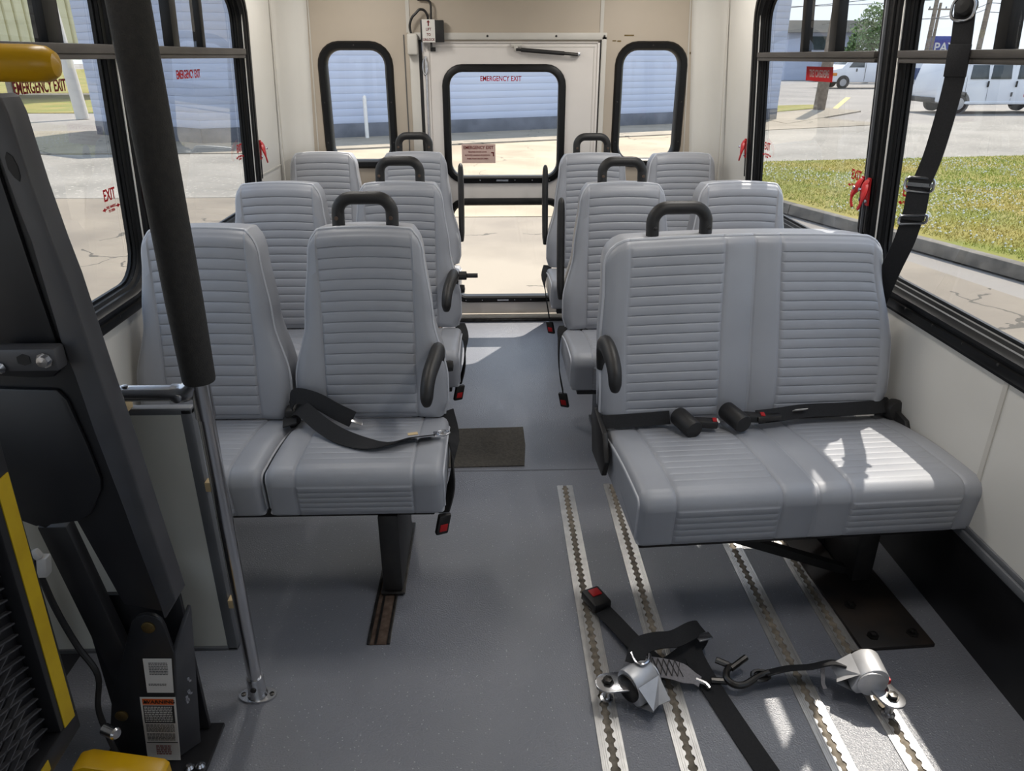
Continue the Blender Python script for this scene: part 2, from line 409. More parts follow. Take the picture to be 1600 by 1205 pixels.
# fill lamps added above the view to brighten the cabin
fillm = bpy.data.materials.new('fill_lamp_glow'); fillm.use_nodes = True
_p = fillm.node_tree.nodes['Principled BSDF']; _p.inputs['Base Color'].default_value = (.9, .9, .88, 1)
_p.inputs['Emission Color'].default_value = (1, .96, .9, 1); _p.inputs['Emission Strength'].default_value = 1.5
FILLN = {(-.62, 1.25): 'the wheelchair lift', (-.62, 2.45): 'the second row double seat on the lift side', (-.62, 3.55): 'the rearmost double seat on the lift side', (.78, 1.25): 'the tie-down tracks by the bench', (.78, 2.45): 'the double seat behind the two-person bench', (.78, 3.55): 'the rearmost double seat on the sunny side'}
for lx in (-.62, .78):
    for ly, lw in (((1.25, .3), (2.45, .8), (3.55, 1.1)) if lx < 0 else ((1.25, 1.2), (2.45, 1.3), (3.55, 1.1))):
        t = thing('fill_lamp', 'added unseen fill lamp over ' + FILLN[(lx, ly)], 'ceiling lamp', (lx, ly, 1.93), 0, 'added fill lamps over the cabin')
        MB().box(lx - .07, lx + .07, ly - .19, ly + .19, 1.915, 1.97).build('housing', WHT, t, bevel=.006)
        MB().box(lx - .06, lx + .06, ly - .18, ly + .18, 1.909, 1.915).build('diffuser', fillm, t)
        ld = bpy.data.lights.new('fill_light', 'AREA'); ld.shape = 'RECTANGLE'; ld.size = .12; ld.size_y = .36; ld.energy = FILL_W * lw; ld.color = (1.0, .965, .915)
        lo_ = bpy.data.objects.new('fill_light', ld); COL.objects.link(lo_); lo_.parent = t; lo_.location = (0, 0, -.03)
# front bulkhead with the windscreen opening
t = thing('wall_front', 'white front bulkhead around the windscreen', 'wall', kind='structure')
holes_panel(MB(), -1.12, 1.28, 0, 2.0, [(-1.0, 1.16, .75, 1.8)], -.05, 0, lambda a, b, d: (a, YF + d, b)).build('wall_panel', WALLM, t)

# ------------------------------------------------------------------ side windows
SEC = [(-.004, -.046), (-.004, -.036), (.004, -.034), (.006, -.026), (.003, -.022), (.012, -.016), (.014, -.008), (.011, -.005), (.022, .002), (.026, .008), (.034, .010), (.036, .005), (.046, .005), (.048, .012), (.066, .012), (.074, .008), (.074, .0005), (.030, .0005), (.020, -.012), (.012, -.030), (.012, -.046)]
def hook(mb, fn, y, z, s, k=1.):
    # curved red release lever on the frame
    pts = [(y, z + .045 * k, .020), (y + .004, z + .030 * k, .028), (y + .008 * s, z + .012 * k, .034), (y + .016 * s, z - .008 * k, .042), (y + .012 * s, z - .030 * k, .046), (y + .002, z - .046 * k, .046)]
    mb.tube([fn(*p) for p in pts_sm(pts, 4)], [.006 + .009 * math.sin(PI * min(1, i / 14)) for i in range(21)], 8, ell=((0, 1, 0), 1.1, .55))
    return mb
def side_window(n, fn, y0, y1, label, muls, latches, sgn):
    t = thing('window_%d' % n, label, 'window', kind='structure')
    ring(MB(), rrect(y0, y1, WZ0, WZ1, .10), SEC, fn).build('window_frame', FRAME, t, angle=40)
    ta, tb = (1.402, 1.435) if sgn > 0 else (1.413, 1.450)
    MB().box(y0 - .002, y1 + .002, ta, ta + .014, -.045, .006, fn).build('transom', TRANS, t, bevel=.002)
    MB().box(y0 - .002, y1 + .002, ta + .0135, tb, -.045, .010, fn).build('transom', TRANS, t, bevel=.002)
    for i, (m, w) in enumerate(muls):
        MB().box(m, m + w, tb - .002, WZ1 + .004, -.030 - .012 * i, .004 - .012 * i, fn).build('mullion', FRAME, t, bevel=.002)
    MB().box(y0, y1, WZ0, ta + .004, -.036, -.032, fn).build('lower_pane', GLASS, t)
    ys = [y0] + [m + w / 2 for m, w in muls] + [y1]
    for i in range(len(ys) - 1):
        d = -.036 + (.012 if i % 2 else 0)
        MB().box(ys[i], ys[i + 1], tb - .004, WZ1, d, d + .004, fn).build('upper_pane', GLASS, t)
    for ly, s in latches:
        lt = hook(MB(), fn, ly, 1.02, s).build('release_lever', RED, t, label='red release lever')
        MB().box(ly - .006, ly + .010, .985, 1.07, .015, .021, fn).build('lever_bracket', RED, lt)
        mb = MB()
        for zz in (.998, 1.035, 1.060): mb.lathe([(.006, 0), (.006, .004), (.0, .006)], fn(ly + .002, zz, .021 if zz != 1.035 else .045), (-sgn, 0, 0), 8)
        mb.build('rivet', ZINC, lt, kind='stuff')
        MB().box(ly - .004, ly + .004, .90, .985, .015, .019, fn).build('latch_bar', BLACKP, lt)
    mb = MB()
    for k in range(7): mb.lathe([(.004, 0), (.004, .001), (0, .0025)], fn(y0 + .1 + k * (y1 - y0 - .2) / 6, WZ0 - .048, .016), (-sgn, 0, 0), 8)
    mb.build('screw', STEELD, t, kind='stuff')
    return t
mR = [(2.735, .055), (3.045, .032)]; mRA = [(1.50, .055), (1.845, .045)]
w_r0 = side_window(1, RW, *WIN_Y[0], 'black framed side window nearest the front on the sunny side', [(.3, .05), (.62, .04)], [], 1)
w_r1 = side_window(2, RW, *WIN_Y[1], 'black framed side window above the front end of the two-person bench', mRA, [(2.355, -1)], 1)
w_r2 = side_window(3, RW, *WIN_Y[2], 'black framed side window looking onto the grass and the white box-front van', mR, [(3.578, -1), (2.395, 1)], 1)
w_l0 = side_window(4, LW, *WIN_Y[0], 'black framed side window nearest the front behind the lift', [(.3, .05), (.62, .04)], [], -1)
w_l1 = side_window(5, LW, *WIN_Y[1], 'black framed side window behind the yellow rail of the lift', [(1.50, .05), (1.99, .07)], [(2.35, -1)], -1)
w_l2 = side_window(6, LW, *WIN_Y[2], 'black framed side window behind the padded pole', mR, [(3.575, -1)], -1)
# dark pillar covers between the windows, with a lighter lip
for nm, fn, lb in (('trim_3', RW, 'black pillar cover between the two sunny side windows'), ('trim_4', LW, 'black pillar cover between the two windows behind the padded pole')):
    t = thing(nm, lb, 'pillar cover', kind='structure')
    MB().box(2.378, 2.384, .74, 1.72, 0, .020, fn).build('lip_strip', PFRAME if fn is RW else FRAME, t, bevel=.001)
    MB().box(1.157, 1.163, .90, 1.55, 0, .018, fn).build('pillar_cover', FRAME, t, bevel=.001)
t = thing('trim_5', 'thin bright strip under the black window frames beside the bench', 'trim', kind='structure')
MB().box(-.06, 3.60, .717, .727, 0, .010, RW).build('sill_strip', ALU, t, bevel=.002)
MB().box(-.06, 3.60, .705, .717, 0, .006, RW).build('sill_gasket', FRAME, t)

def wtext(win, fn, sgn, body, y, z, size, m, flip=False, sx=.8, nm='sticker_text'):
    right = (0, -sgn, 0)  # reading direction from inside the cabin
    up = V(fn(0, 1.4, 0)) - V(fn(0, .9, 0))
    p = V(fn(y, z, -.0305))
    return text(body, nm, m, win, p, right, up, size, sx=-sx if flip else sx)
# writing on the panes
def exit_sticker(win, fn, sgn, y, z, k=1.):
    wtext(win, fn, sgn, 'EXIT', y, z, .046 * k, REDT, sx=.75)
    wtext(win, fn, sgn, 'PULL HANDLE', y, z - .033 * k, .011 * k, REDT)
    wtext(win, fn, sgn, 'TO OPEN', y, z - .044 * k, .011 * k, REDT)
    mb = MB()
    for s in (-1, 1):
        mb.prism([(y + s * .055 * k, z - .036 * k), (y + s * .038 * k, z - .030 * k), (y + s * .038 * k, z - .042 * k)], -.0305, -.0300, fn)
        mb.box(y + min(s * .030, s * .039) * k, y + max(s * .030, s * .039) * k, z - .038 * k, z - .034 * k, -.0305, -.0300, fn)
    each(mb, 'sticker_arrow', REDT, win)
exit_sticker(w_l1, LW, -1, 2.205, 1.055); exit_sticker(w_l2, LW, -1, 3.425, 1.05)
exit_sticker(w_r1, RW, 1, 2.205, 1.05); exit_sticker(w_r2, RW, 1, 3.425, 1.05); exit_sticker(w_r2, RW, 1, 2.55, 1.05)
wtext(w_l2, LW, -1, 'EMERGENCY EXIT', 2.93, 1.36, .040, REDT, sx=.72)
wtext(w_l1, LW, -1, 'EMERGENCY EXIT', 1.96, 1.352, .040, DREDT, sx=.72)
for win, y in ((w_r1, 1.66), (w_r2, 2.93)):
    MB().box(y - .12, y + .12, 1.335, 1.385, -.0302, -.0297, RW).build('sticker_back', REDT, win)
    p = V(RW(y, 1.36, -.0296)); up = V(RW(0, 1.4, 0)) - V(RW(0, .9, 0))
    text('EMERGENCY EXIT', 'sticker_text', WHTS, win, p, (0, -1, 0), up, .036, sx=-.62)

# ------------------------------------------------------------------ rear windows
def rear_window(n, r, label):
    t = thing('window_%d' % n, label, 'window', kind='structure')
    ring(MB(), rrect(r[0], r[1], r[2], r[3], .075), [(-.004, -.05), (-.004, .004), (.006, .016), (.030, .018), (.036, .012), (.040, .0005), (.02, .0005), (.02, -.05)], BW).build('window_frame', FRAME, t, angle=40)
    MB().box(r[0] - .005, r[1] + .005, r[2] - .005, r[3] + .005, -.036, -.032, BW).build('pane', CLEAR, t)
    mb = MB()
    for a, b in ((r[0] - .02, 1.2), (r[0] - .02, 1.0), (r[1] + .02, 1.2), (r[1] + .02, 1.0), ((r[0] + r[1]) / 2, r[3] + .02)): mb.lathe([(.004, 0), (.003, .002), (0, .0025)], BW(a, b, .017), (0, -1, 0), 8)
    mb.build('screw', STEELD, t, kind='stuff')
rear_window(7, RWL, 'tall black framed rear window above the far seats on the lift side')
rear_window(8, RWR, 'tall black framed rear window with chipped frame above the far sunny seats')

# ------------------------------------------------------------------ rear emergency door
def DW(a, b, d): return (a, YR + .01 - d, b)
dr = thing('door_1', 'white rear emergency door with two black framed windows', 'door', (.12, YR, 0), kind='structure')
G1 = (-.204, .373, .817, 1.348); G2 = (-.204, .393, .135, .665)
holes_panel(MB(), -.322, .566, .03, 1.482, [tuple(g + e for g, e in zip(q, (-.002, .002, -.002, .002))) for q in (G1, G2)], -.045, 0, DW).build('door_panel', DOORM, dr)
for g in (G1, G2):
    f = ring(MB(), rrect(*g, .07), [(-.003, -.04), (-.003, .006), (.006, .016), (.026, .016), (.034, .010), (.036, .0005), (.015, .0005), (.015, -.04)], DW).build('window_frame', FRAME, dr, angle=40)
    MB().box(g[0] - .004, g[1] + .004, g[2] - .004, g[3] + .004, -.030, -.026, DW).build('pane', CLEAR, f)
    mb = MB()
    for k in range(6): mb.lathe([(.004, 0), (.003, .002), (0, .0025)], DW(g[0] + .06 + k * .095, g[2] - .018, .016), (0, -1, 0), 8)
    mb.build('rivet', ZINC, f, kind='stuff')
    MB().box(.04, .105, g[2] - .023, g[2] - .014, .015, .018, DW).build('frame_joint', ZINC, f)
# edge return and inner bead of the door
mb = MB()
for a0, a1, b0, b1 in ((-.335, -.322, 0.03, 1.50), (.566, .579, .03, 1.50), (-.335, .579, 1.482, 1.497)): mb.box(a0, a1, b0, b1, -.01, .008, DW)
each(mb, 'edge_bead', DOORM, dr, bevel=.002)
mb = MB()
for a0, a1, b0, b1 in ((-.305, -.302, .05, 1.465), (.548, .551, .05, 1.465), (-.305, .551, 1.463, 1.466)): mb.box(a0, a1, b0, b1, 0, .002, DW)
each(mb, 'pressed_line', TRIMM, dr)
# frame round the doorway
t = thing('trim_6', 'grey-white frame round the rear emergency door', 'door frame', kind='structure')
for a0, a1, b0, b1 in ((-.40, -.352, 0, 1.512), (.584, .61, 0, 1.512), (-.40, .61, 1.497, 1.53)):
    MB().box(a0, a1, b0, b1, 0, .014, BW).build('frame_bar', TRIMM, t, bevel=.003)
MB().box(-.352, -.336, 0, 1.5, -.005, .002, BW).build('door_gasket', BLACKP, t)
MB().box(.579, .584, 0, 1.5, -.005, .002, BW).build('door_gasket', BLACKP, t)
mb = MB()
for a in (-.375, -.0, .35, .597): mb.lathe([(.006, 0), (.005, .002), (0, .003)], BW(a, 1.514, .014), (0, -1, 0), 8)
mb.build('screw', STEELD, t, kind='stuff')
t = thing('trim_7', 'white sill with a worn edge under the rear emergency door', 'door sill', kind='structure')
MB().box(-.36, .60, 0.0, .030, 0, .03, BW).build('sill_bar', TRIMM, t, bevel=.004)
MB().box(-.36, .60, 0.0, .014, .03, .055, BW).build('sill_edge', STEELD, t, bevel=.002)
# latch rod of the door
mb = MB().tube([DW(-.318, z, .018) for z in (1.42, 1.2, .9, .6, .2)], .006, 8); lr = mb.build('latch_rod', CHROME, dr)
MB().tube([DW(-.322 + .012 * math.cos(a), 1.37 + .04 * math.sin(a), .02) for a in [2 * PI * k / 16 for k in range(16)]], .004, 6, closed=True).build('rod_loop', CHROME, lr)
mb = MB().box(-.338, -.30, .03, 1.44, .0, .010, DW); mb.build('rod_cover', DOORM, dr, bevel=.003)
# stickers
p = DW(.067, 1.312, -.0255); text('EMERGENCY EXIT', 'sticker_text', REDT, dr, p, (1, 0, 0), (0, 0, 1), .034, sx=.79)
sg = MB().box(-.147, .036, .885, .985, -.0258, -.0250, DW).build('sticker_plate', PINKL, dr, label='pale pink exit instructions sticker on the upper pane')
for tx, z, s, m in (('EMERGENCY EXIT', .966, .023, DREDT), ('RELEASE DOOR LOCK', .944, .0115, DREDT), ('ROTATE HANDLE AS SHOWN', .926, .0115, DREDT), ('THEN PUSH DOOR OPEN', .908, .0115, DREDT)):
    text(tx, 'sticker_text', m, dr, DW(-.056 if s > .02 else -.062, z, -.0246), (1, 0, 0), (0, 0, 1), s, sx=.88)
MB().box(.012, .028, .937, .943, -.0248, -.0244, DW).box(.022, .028, .921, .940, -.0248, -.0244, DW).build('sticker_arrow', DREDT, dr)
# door damper
st = thing('gas_strut', 'black door damper rod above the rear door window', 'door damper', DW(.14, 1.45, .02))
a = V(DW(.145, 1.452, .03)); b = V(DW(.462, 1.428, .03)); d = b - a
MB().tube([a + d * .08, a + d * .78], .0105, 12).build('cylinder', BLACKP, st)
MB().tube([a, a + d * .1], .007, 10).build('rod', BLACKP, st)
MB().tube([a + d * .78, b], .008, 10).build('end_fitting', STEELD, st)
MB().box(.438, .475, 1.421, 1.437, .0, .032, DW).build('bracket', ZINC, st, bevel=.003)
MB().box(.12, .175, 1.463, 1.480, .0, .022, DW).box(.135, .155, 1.445, 1.47, .0, .032, DW).build('bracket', TRIMM, st, bevel=.003)
# interlock box + conduit
lk = thing('interlock_box', 'black switch box labelled LIFT TO UNLOCK above the rear door', 'switch box', BW(-.275, 1.47, .02))
MB().box(-.335, -.218, 1.485, 1.585, .015, .05, BW).build('housing', BLACKP, lk, bevel=.004)
MB().box(-.326, -.262, 1.484, 1.588, .05, .054, BW).build('label_plate', WHT, lk)
for tx, z in (('LIFT', 1.543), ('TO', 1.519), ('UNLOCK', 1.496)): text(tx, 'label_text', DREDT, lk, BW(-.294, z, .0545), (1, 0, 0), (0, 0, 1), .017, sx=.85)
MB().prism([(-.294, 1.585), (-.303, 1.574), (-.297, 1.574), (-.297, 1.558), (-.291, 1.558), (-.291, 1.574), (-.285, 1.574)], .054, .0547, BW).build('label_arrow', DREDT, lk)
MB().tube([BW(-.285, 1.49, .03), BW(-.285, 1.462, .03)], .005, 8).build('plunger', BLACKP, lk)
MB().tube(pts_sm([BW(-.282, 1.58, .03), BW(-.28, 1.63, .03), BW(-.283, 1.665, .03), BW(-.31, 1.677, .025), BW(-.345, 1.677, .02)]), .0055, 8).build('cable', BLACKP, lk)
cj = thing('junction_cover', 'off-white cover box with a black looped cable beside the switch box', 'junction box', BW(-.39, 1.4, 0))
MB().box(-.405, -.352, 1.425, 1.525, .012, .06, BW).build('cover', TRIMM, cj, bevel=.01, seg=3)
MB().tube(pts_sm([BW(-.383, 1.52, .035), BW(-.388, 1.56, .04), BW(-.375, 1.595, .045), BW(-.355, 1.615, .045), BW(-.335, 1.632, .045), BW(-.312, 1.628, .04), BW(-.298, 1.605, .035), BW(-.296, 1.58, .03)]), .006, 8).build('cable', BLACKP, cj)
MB().box(-.292, -.266, 1.443, 1.462, .0, .012, DW).build('striker', BLACKP, dr, bevel=.002)

# ------------------------------------------------------------------ seats
LEAN = math.tan(math.radians(7.5))
def seat_us(panels):
    us = {-1., 1., -.985, .985, -.96, .96, -.92, .92, -.86, .86}
    for a, b in panels:
        for e in (a, b):
            for q in (-.035, -.018, -.008, 0, .008, .018, .035): us.add(round(e + q, 4))
        for k in range(1, 5): us.add(round(a + (b - a) * k / 5, 4))
    us.add(0.0)
    us = sorted(u for u in us if -1 <= u <= 1)
    out = [us[0]]
    for u in us[1:]:
        if u - out[-1] > .005: out.append(u)
    return out
def mask(u, panels): return max(sstep(a, a + .02, u) * (1 - sstep(b - .02, b, u)) for a, b in panels)

def make_back(name, Wc, H, N, panels, t=.085, re=.035, tr=.078, seams=(), skew=0., pw=0., Wr=None):
    """Padded seat back: Wc(v)->half width, H height, N pleats. Returns (mesh, edge loop)."""
    us = seat_us(panels)
    for s in seams:
        us = sorted(set(us) | {s - .012, s - .005, s, s + .005, s + .012})
    vs_ = [0, .006, .015, .03]
    vs_ = sorted(set(vs_ + [(.03 + .94 * (k + q) / N) for k in range(N) for q in (0, .05, .14, .5, .86, .95)] + [.97, .98, .99, 1.0]))
    verts = []; faces = []; nu = len(us); nv = len(vs_)
    for v in vs_:
        for u in us:
            Wf = Wr if (Wr and u > 0) else Wc
            w = Wf(v); wt = Wf(1.0)
            d = max(0, abs(u) * wt - (wt - tr)); drop = tr - math.sqrt(max(0, tr * tr - d * d))
            z = v * (H - drop + .012 * (1 - u * u)); x = u * w + skew * v
            if pw:
                au = abs(u); k = panels[0][1]; q = pw if w > pw * 1.12 else w / 1.12
                x = math.copysign(au / k * q if au <= k else q + (au - k) / (1 - k) * (w - q), u)
            ez = (H - drop - v * (H - drop)); ex = w - abs(x - skew * v); e = min(ex, ez, v * H + .012)
            y = -t * (.72 + .0 * v)
            if e < re: y += re * .8 - .8 * math.sqrt(max(0, re * re - (re - e) ** 2))
            mk = mask(u, panels)
            if .03 <= v <= .97:
                p = ((v - .03) / .94 * N) % 1.0
                if p > .999: p = 0
                y += -.0034 * mk * (1 - (abs(2 * p - 1)) ** 9) + .0010 * mk
            # padded bolsters
            y += -.007 * (1 - mk) * math.sin(PI * min(1, max(0, ex / (.35 * w)))) * (1 - .5 * v)
            for a, b in panels:
                for s in (a, b):
                    q = abs(u - s) * w / .004
                    if q < 4: y += .0035 * math.exp(-q * q)
            for s in seams:
                q = abs(u - s) * w / .004
                if q < 4: y += .0045 * math.exp(-q * q)
            y -= .010 * math.exp(-((v - .22) / .18) ** 2)   # lumbar swell
            verts.append((x, y, z))
    for j in range(nv - 1):
        for i in range(nu - 1): faces.append((j * nu + i, j * nu + i + 1, (j + 1) * nu + i + 1, (j + 1) * nu + i))
    loop = [i for i in range(nu)] + [j * nu + nu - 1 for j in range(1, nv)] + [(nv - 1) * nu + i for i in range(nu - 2, -1, -1)] + [j * nu for j in range(nv - 2, 0, -1)]
    edge = [V(verts[i]) for i in loop]
    b0 = len(verts); L = len(loop)
    c = V((0, 0, H / 2))
    for q, sc_ in ((t * .25, 1.0), (t, .97)):
        for p in edge: verts.append((c.x + (p.x - c.x) * sc_, q if sc_ < 1 else p.y * .25 + q, c.z + (p.z - c.z) * sc_))
    for i in range(L):
        j = (i + 1) % L
        faces.append((loop[j], loop[i], b0 + i, b0 + j)); faces.append((b0 + j, b0 + i, b0 + L + i, b0 + L + j))
    faces.append(tuple(b0 + L + i for i in range(L)))
    verts = [(x, y + z * LEAN, z) for x, y, z in verts]
    edge = [V((p.x, p.y + p.z * LEAN, p.z)) for p in edge]
    top = edge[nu - 1:nu - 1 + (nv - 1) + (nu - 1) + (nv - 1) + 1]
    m = MB(); m.v = verts; m.f = faces
    return m, top

def make_cushion(w, D, panels, N=11, NF=5, seams=(), zb_=.298):
    us = seat_us(panels)
    for s in seams: us = sorted(set(us) | {s - .012, s - .005, s, s + .005, s + .012})
    re = .022; zf, zr, zb = .440, .400, zb_
    prof = []  # (y, z, pleat displacement)
    top0 = V((0, zr)); top1 = V((-(D - .04), zf))
    for k in range(N):
        for q in (0, .05, .16, .5, .84, .95):
            f = (k + q) / N; p = top0.lerp(top1, f); prof.append((p.x, p.y + .012 * math.sin(PI * f), -.0014 * (1 - abs(2 * q - 1) ** 9)))
    for k in range(7):
        a = PI / 2 * k / 6; prof.append((-(D - .04) - .04 * math.sin(a), zf - .04 + .04 * math.cos(a), 0.))
    z1 = zf - .045
    for k in range(NF):
        for q in (0, .05, .16, .5, .84, .95):
            f = (k + q) / NF; prof.append((-D + .012 * f, z1 + (zb + .012 - z1) * f, -.0022 * (1 - abs(2 * q - 1) ** 9)))
    for k in range(5):
        a = PI / 2 * k / 4; prof.append((-D + .012 + .012 * (1 - math.cos(a)), zb + .012 - .012 * math.sin(a), 0.))
    prof += [(-D * .6, zb, 0), (-D * .3, zb, 0), (0, zb - .003, 0), (.02, zb + .02, 0), (.02, zr - .03, 0), (.012, zr - .006, 0)]
    n = len(prof); nor = []
    for i in range(n):
        a = V(prof[i - 1][:2]); b = V(prof[(i + 1) % n][:2]); tt = (b - a).normalized(); nor.append(V((tt.y, -tt.x)))
    verts = []; faces = []; nu = len(us); hw = w / 2
    for u in us:
        ex = (1 - abs(u)) * hw; dr_ = re - math.sqrt(max(0, re * re - (re - ex) ** 2)) if ex < re else 0
        mk = mask(u, panels)
        for (y, z, dp), nn in zip(prof, nor):
            g = 0
            for s in list(seams) + [e for p in panels for e in p]:
                q = abs(u - s) * hw / .004
                if q < 4: g += .0035 * math.exp(-q * q)
            h = -dp * mk - dr_ - g
            nn2 = nn if nn.y > -.5 else nn * .3
            verts.append((u * hw, y - nn2.x * -h, z + nn2.y * h))
    for i in range(nu - 1):
        for k in range(n): faces.append((i * n + k, i * n + (k + 1) % n, (i + 1) * n + (k + 1) % n, (i + 1) * n + k))
    faces.append(tuple(range(n))); faces.append(tuple((nu - 1) * n + k for k in range(n - 1, -1, -1)))
    m = MB(); m.v = verts; m.f = faces
    cut = N * 6 + 7 + NF * 6
    e0 = [V(verts[k]) for k in range(0, cut)]; e1 = [V(verts[(nu - 1) * n + k]) for k in range(0, cut)]
    return m, e0, e1

def Wsingle(v):
    # half width of an individual back: broad hips, tapering to the shoulders
    if v < .10: return .215 + .012 * sstep(0, .10, v)
    return .227 - .040 * sstep(.24, .64, v) - .022 * sstep(.62, 1.05, v)
PAN1 = [(-.66, .66)]
b1, e1_ = make_back('backrest', Wsingle, .551, 17, PAN1, pw=.135)
BACK1 = b1.mesh('backrest', VINYL, angle=50)
BACKP1 = MB().tube(e1_, .0052, 6).mesh('piping', PIPE)
c1, ca, cb = make_cushion(.462, .395, PAN1)
CUSH1 = c1.mesh('seat_cushion', VINYL, angle=50)
CUSHP1 = [MB().tube(q, .0038, 6).mesh('piping', PIPE) for q in (ca, cb)]

def handle_mesh(cx, z0=.862):
    R_ = .042; w = .078; h = .185
    pts = [(cx - w, .10, z0)]
    for k in range(9):
        a = PI - PI / 2 * k / 8; pts.append((cx - w + R_ + R_ * math.cos(a), .10 + h * .12, z0 + h - R_ + R_ * math.sin(a)))
    for k in range(9):
        a = PI / 2 - PI / 2 * k / 8; pts.append((cx + w - R_ + R_ * math.cos(a), .10 + h * .12, z0 + h - R_ + R_ * math.sin(a)))
    pts.append((cx + w, .10, z0))
    return MB().tube(pts, .0185, 12)
def arm_mb(x, up, s=0, dz=0., ky=.82):
    if up:
        pts = [(x, .055, .515), (x, .06, .56), (x, .085, .66), (x, .105, .78), (x, .115, .86), (x, .118, .895), (x, .118, .91)]
        r = [.014, .024, .026, .026, .024, .020, .008]
        return MB().tube(pts_sm(pts, 4), _interp(r, 4), 12, ell=((1, 0, 0), .62, 1.25))
    pts = [(x, .045, .535), (x, .036, .585), (x, .006, .618), (x, -.05, .630), (x - s * .006, -.13, .626), (x - s * .014, -.20, .614), (x - s * .018, -.250, .594), (x - s * .02, -.270, .566), (x - s * .02, -.270, .546)]
    pts = [(a, b * ky, c + dz) for a, b, c in pts]
    r = [.016, .022, .026, .027, .027, .026, .025, .023, .014]
    return MB().tube(pts_sm(pts, 4), _interp(r, 4), 12, ell=((1, 0, 0), .78, .95))
def _interp(r, n):
    out = []
    for i in range(len(r) - 1):
        for k in range(n): out.append(r[i] + (r[i + 1] - r[i]) * k / n)
    return out + [r[-1]]
def lnk(name, me, parent, loc=(0, 0, 0), label=None):
    o = bpy.data.objects.new(name, me); COL.objects.link(o); o.parent = parent; o.location = loc
    if label: o['label'] = label
    return o
def buckle(parent, p, up, side, k=1.):
    p = V(p); up = V(up).normalized(); side = V(side).normalized(); nn = up.cross(side)
    b = MB().obox(p, side, nn, up, .036 * k, .020 * k, .062 * k).build('buckle', BLACKP, parent, world=False, bevel=.005)
    q = p - nn * .011 * k - up * .008 * k
    MB().obox(q, side, nn, up, .022 * k, .003, .022 * k).build('release_button', RED, b, world=False, bevel=.001, label='red release button')
    return b

def double_seat(label, s, xa, xw, Y, arm, belts=(-.2, .2), group='double passenger seats in rows'):
    """s=-1: lift side (aisle is +x), s=1: sunny side (aisle is -x). xa / xw: aisle and window seat centres."""
    t = thing('double_seat', label, 'bus seat', ((xa + xw) / 2, Y, 0), 0, group)
    da = xa - (xa + xw) / 2; dw = xw - (xa + xw) / 2; ai = -s  # ai: direction of the aisle in x
    for dx in (da, dw):
        b = lnk('backrest', BACK1, t, (dx, .045, .408)); lnk('piping', BACKP1, b)
        c = lnk('seat_cushion', CUSH1, t, (dx, 0, 0)); [lnk('piping', q, c) for q in CUSHP1]
    handle_mesh(da).build('grab_handle', BLACKP, t, world=False, angle=60)
    mb = MB()
    for q in (-.078, .078): mb.lathe([(.006, 0), (.006, .002), (0, .003)], (da + q, .10 - .011, .995), (0, -1, 0), 8)
    each(mb, 'screw', RUST, [c for c in t.children if c.name.startswith('grab_handle')][0], world=False)
    xe = da + ai * .232
    a = arm_mb(xe + ai * (-.028 if arm != 'up' else .004), arm == 'up', ai).build('armrest', BLACKP, t, world=False, angle=60)
    MB().lathe([(.016, 0), (.018, .01), (.016, .022), (0, .024)], (xe - ai * .01, .05, .55 if arm != 'up' else .545), (ai, 0, 0), 12).build('pivot', BLACKP, a, world=False)
    # frame and pedestal
    each(MB().box(min(da, dw) - .2, max(da, dw) + .2, -.32, -.285, .255, .296).box(min(da, dw) - .2, max(da, dw) + .2, -.06, -.025, .255, .296), 'base_frame', BLACKP, t, world=False, bevel=.004)
    lx = da + ai * .072
    MB().prism([(-.345, .27), (-.03, .27), (-.05, .06), (-.02, .014), (-.345, .014), (-.345, .05)], lx - .028, lx + .028, lambda a, b, d: (d, a, b)).build('leg', BLACKP, t, world=False, bevel=.006)
    MB().box(lx - .034, lx + .034, -.352, 0.0, .0063, .014).build('foot_plate', STEELD, t, world=False, bevel=.002)
    MB().tube([(dw - ai * .22, -.30, .28), (dw - ai * .222, -.04, .28)], .012, 8).build('wall_bracket', BLACKP, t, world=False)
    if belts:
        x0 = xe + ai * .004
        by, bz = belts
        pts = pts_sm([(x0 - ai * .015, .02, .41), (x0 + ai * .006, .3 * by, .37), (x0 + ai * .006, .75 * by, .30 if bz > .12 else .25), (x0 - ai * .012, by, bz + .035)], 5)
        bl = MB().ribbon(pts, (0, 1, .4), .045, .004).build('belt', STRAP, t, world=False)
        buckle(bl, (x0 - ai * .016, by - .004, bz), (ai * .2, .1, 1), (1, ai * .4, 0))
    # inboard belt between the two cushions
    xm = 0.
    pts = pts_sm([(xm, .03, .40), (xm - .01, -.03, .425), (xm + .0, -.08, .432), (xm + .01, -.12, .438)], 4)
    bl = MB().ribbon(pts, (1, 0, .2), .040, .004).build('belt', STRAP, t, world=False)
    return t

L1 = double_seat('nearest double seat on the lift side with a belt lying across its aisle cushion', -1, -.362, -.836, 2.06, 'down', (-.30, .215))
L2 = double_seat('second row double seat on the lift side behind the nearest one', -1, -.350, -.822, 2.885, 'down')
L3 = double_seat('rearmost double seat on the lift side with its armrest folded up', -1, -.385, -.850, 3.885, 'up', None)
R2 = double_seat('double seat behind the two-person bench with its armrest folded up', 1, .520, .985, 2.845, 'up', (-.05, .11))
R3 = double_seat('rearmost double seat on the sunny side before the chipped rear window', 1, .525, .985, 3.805, 'up', (-.22, .15))
MB().tube([(.0, 0, 0), (.03, 0, 0), (.032, 0, 0), (.075, 0, 0)], [.017, .017, .009, .009], 10).build('pivot_knob', BLACKP, L2, world=False).location = (.236 + .225, -.02, .625)

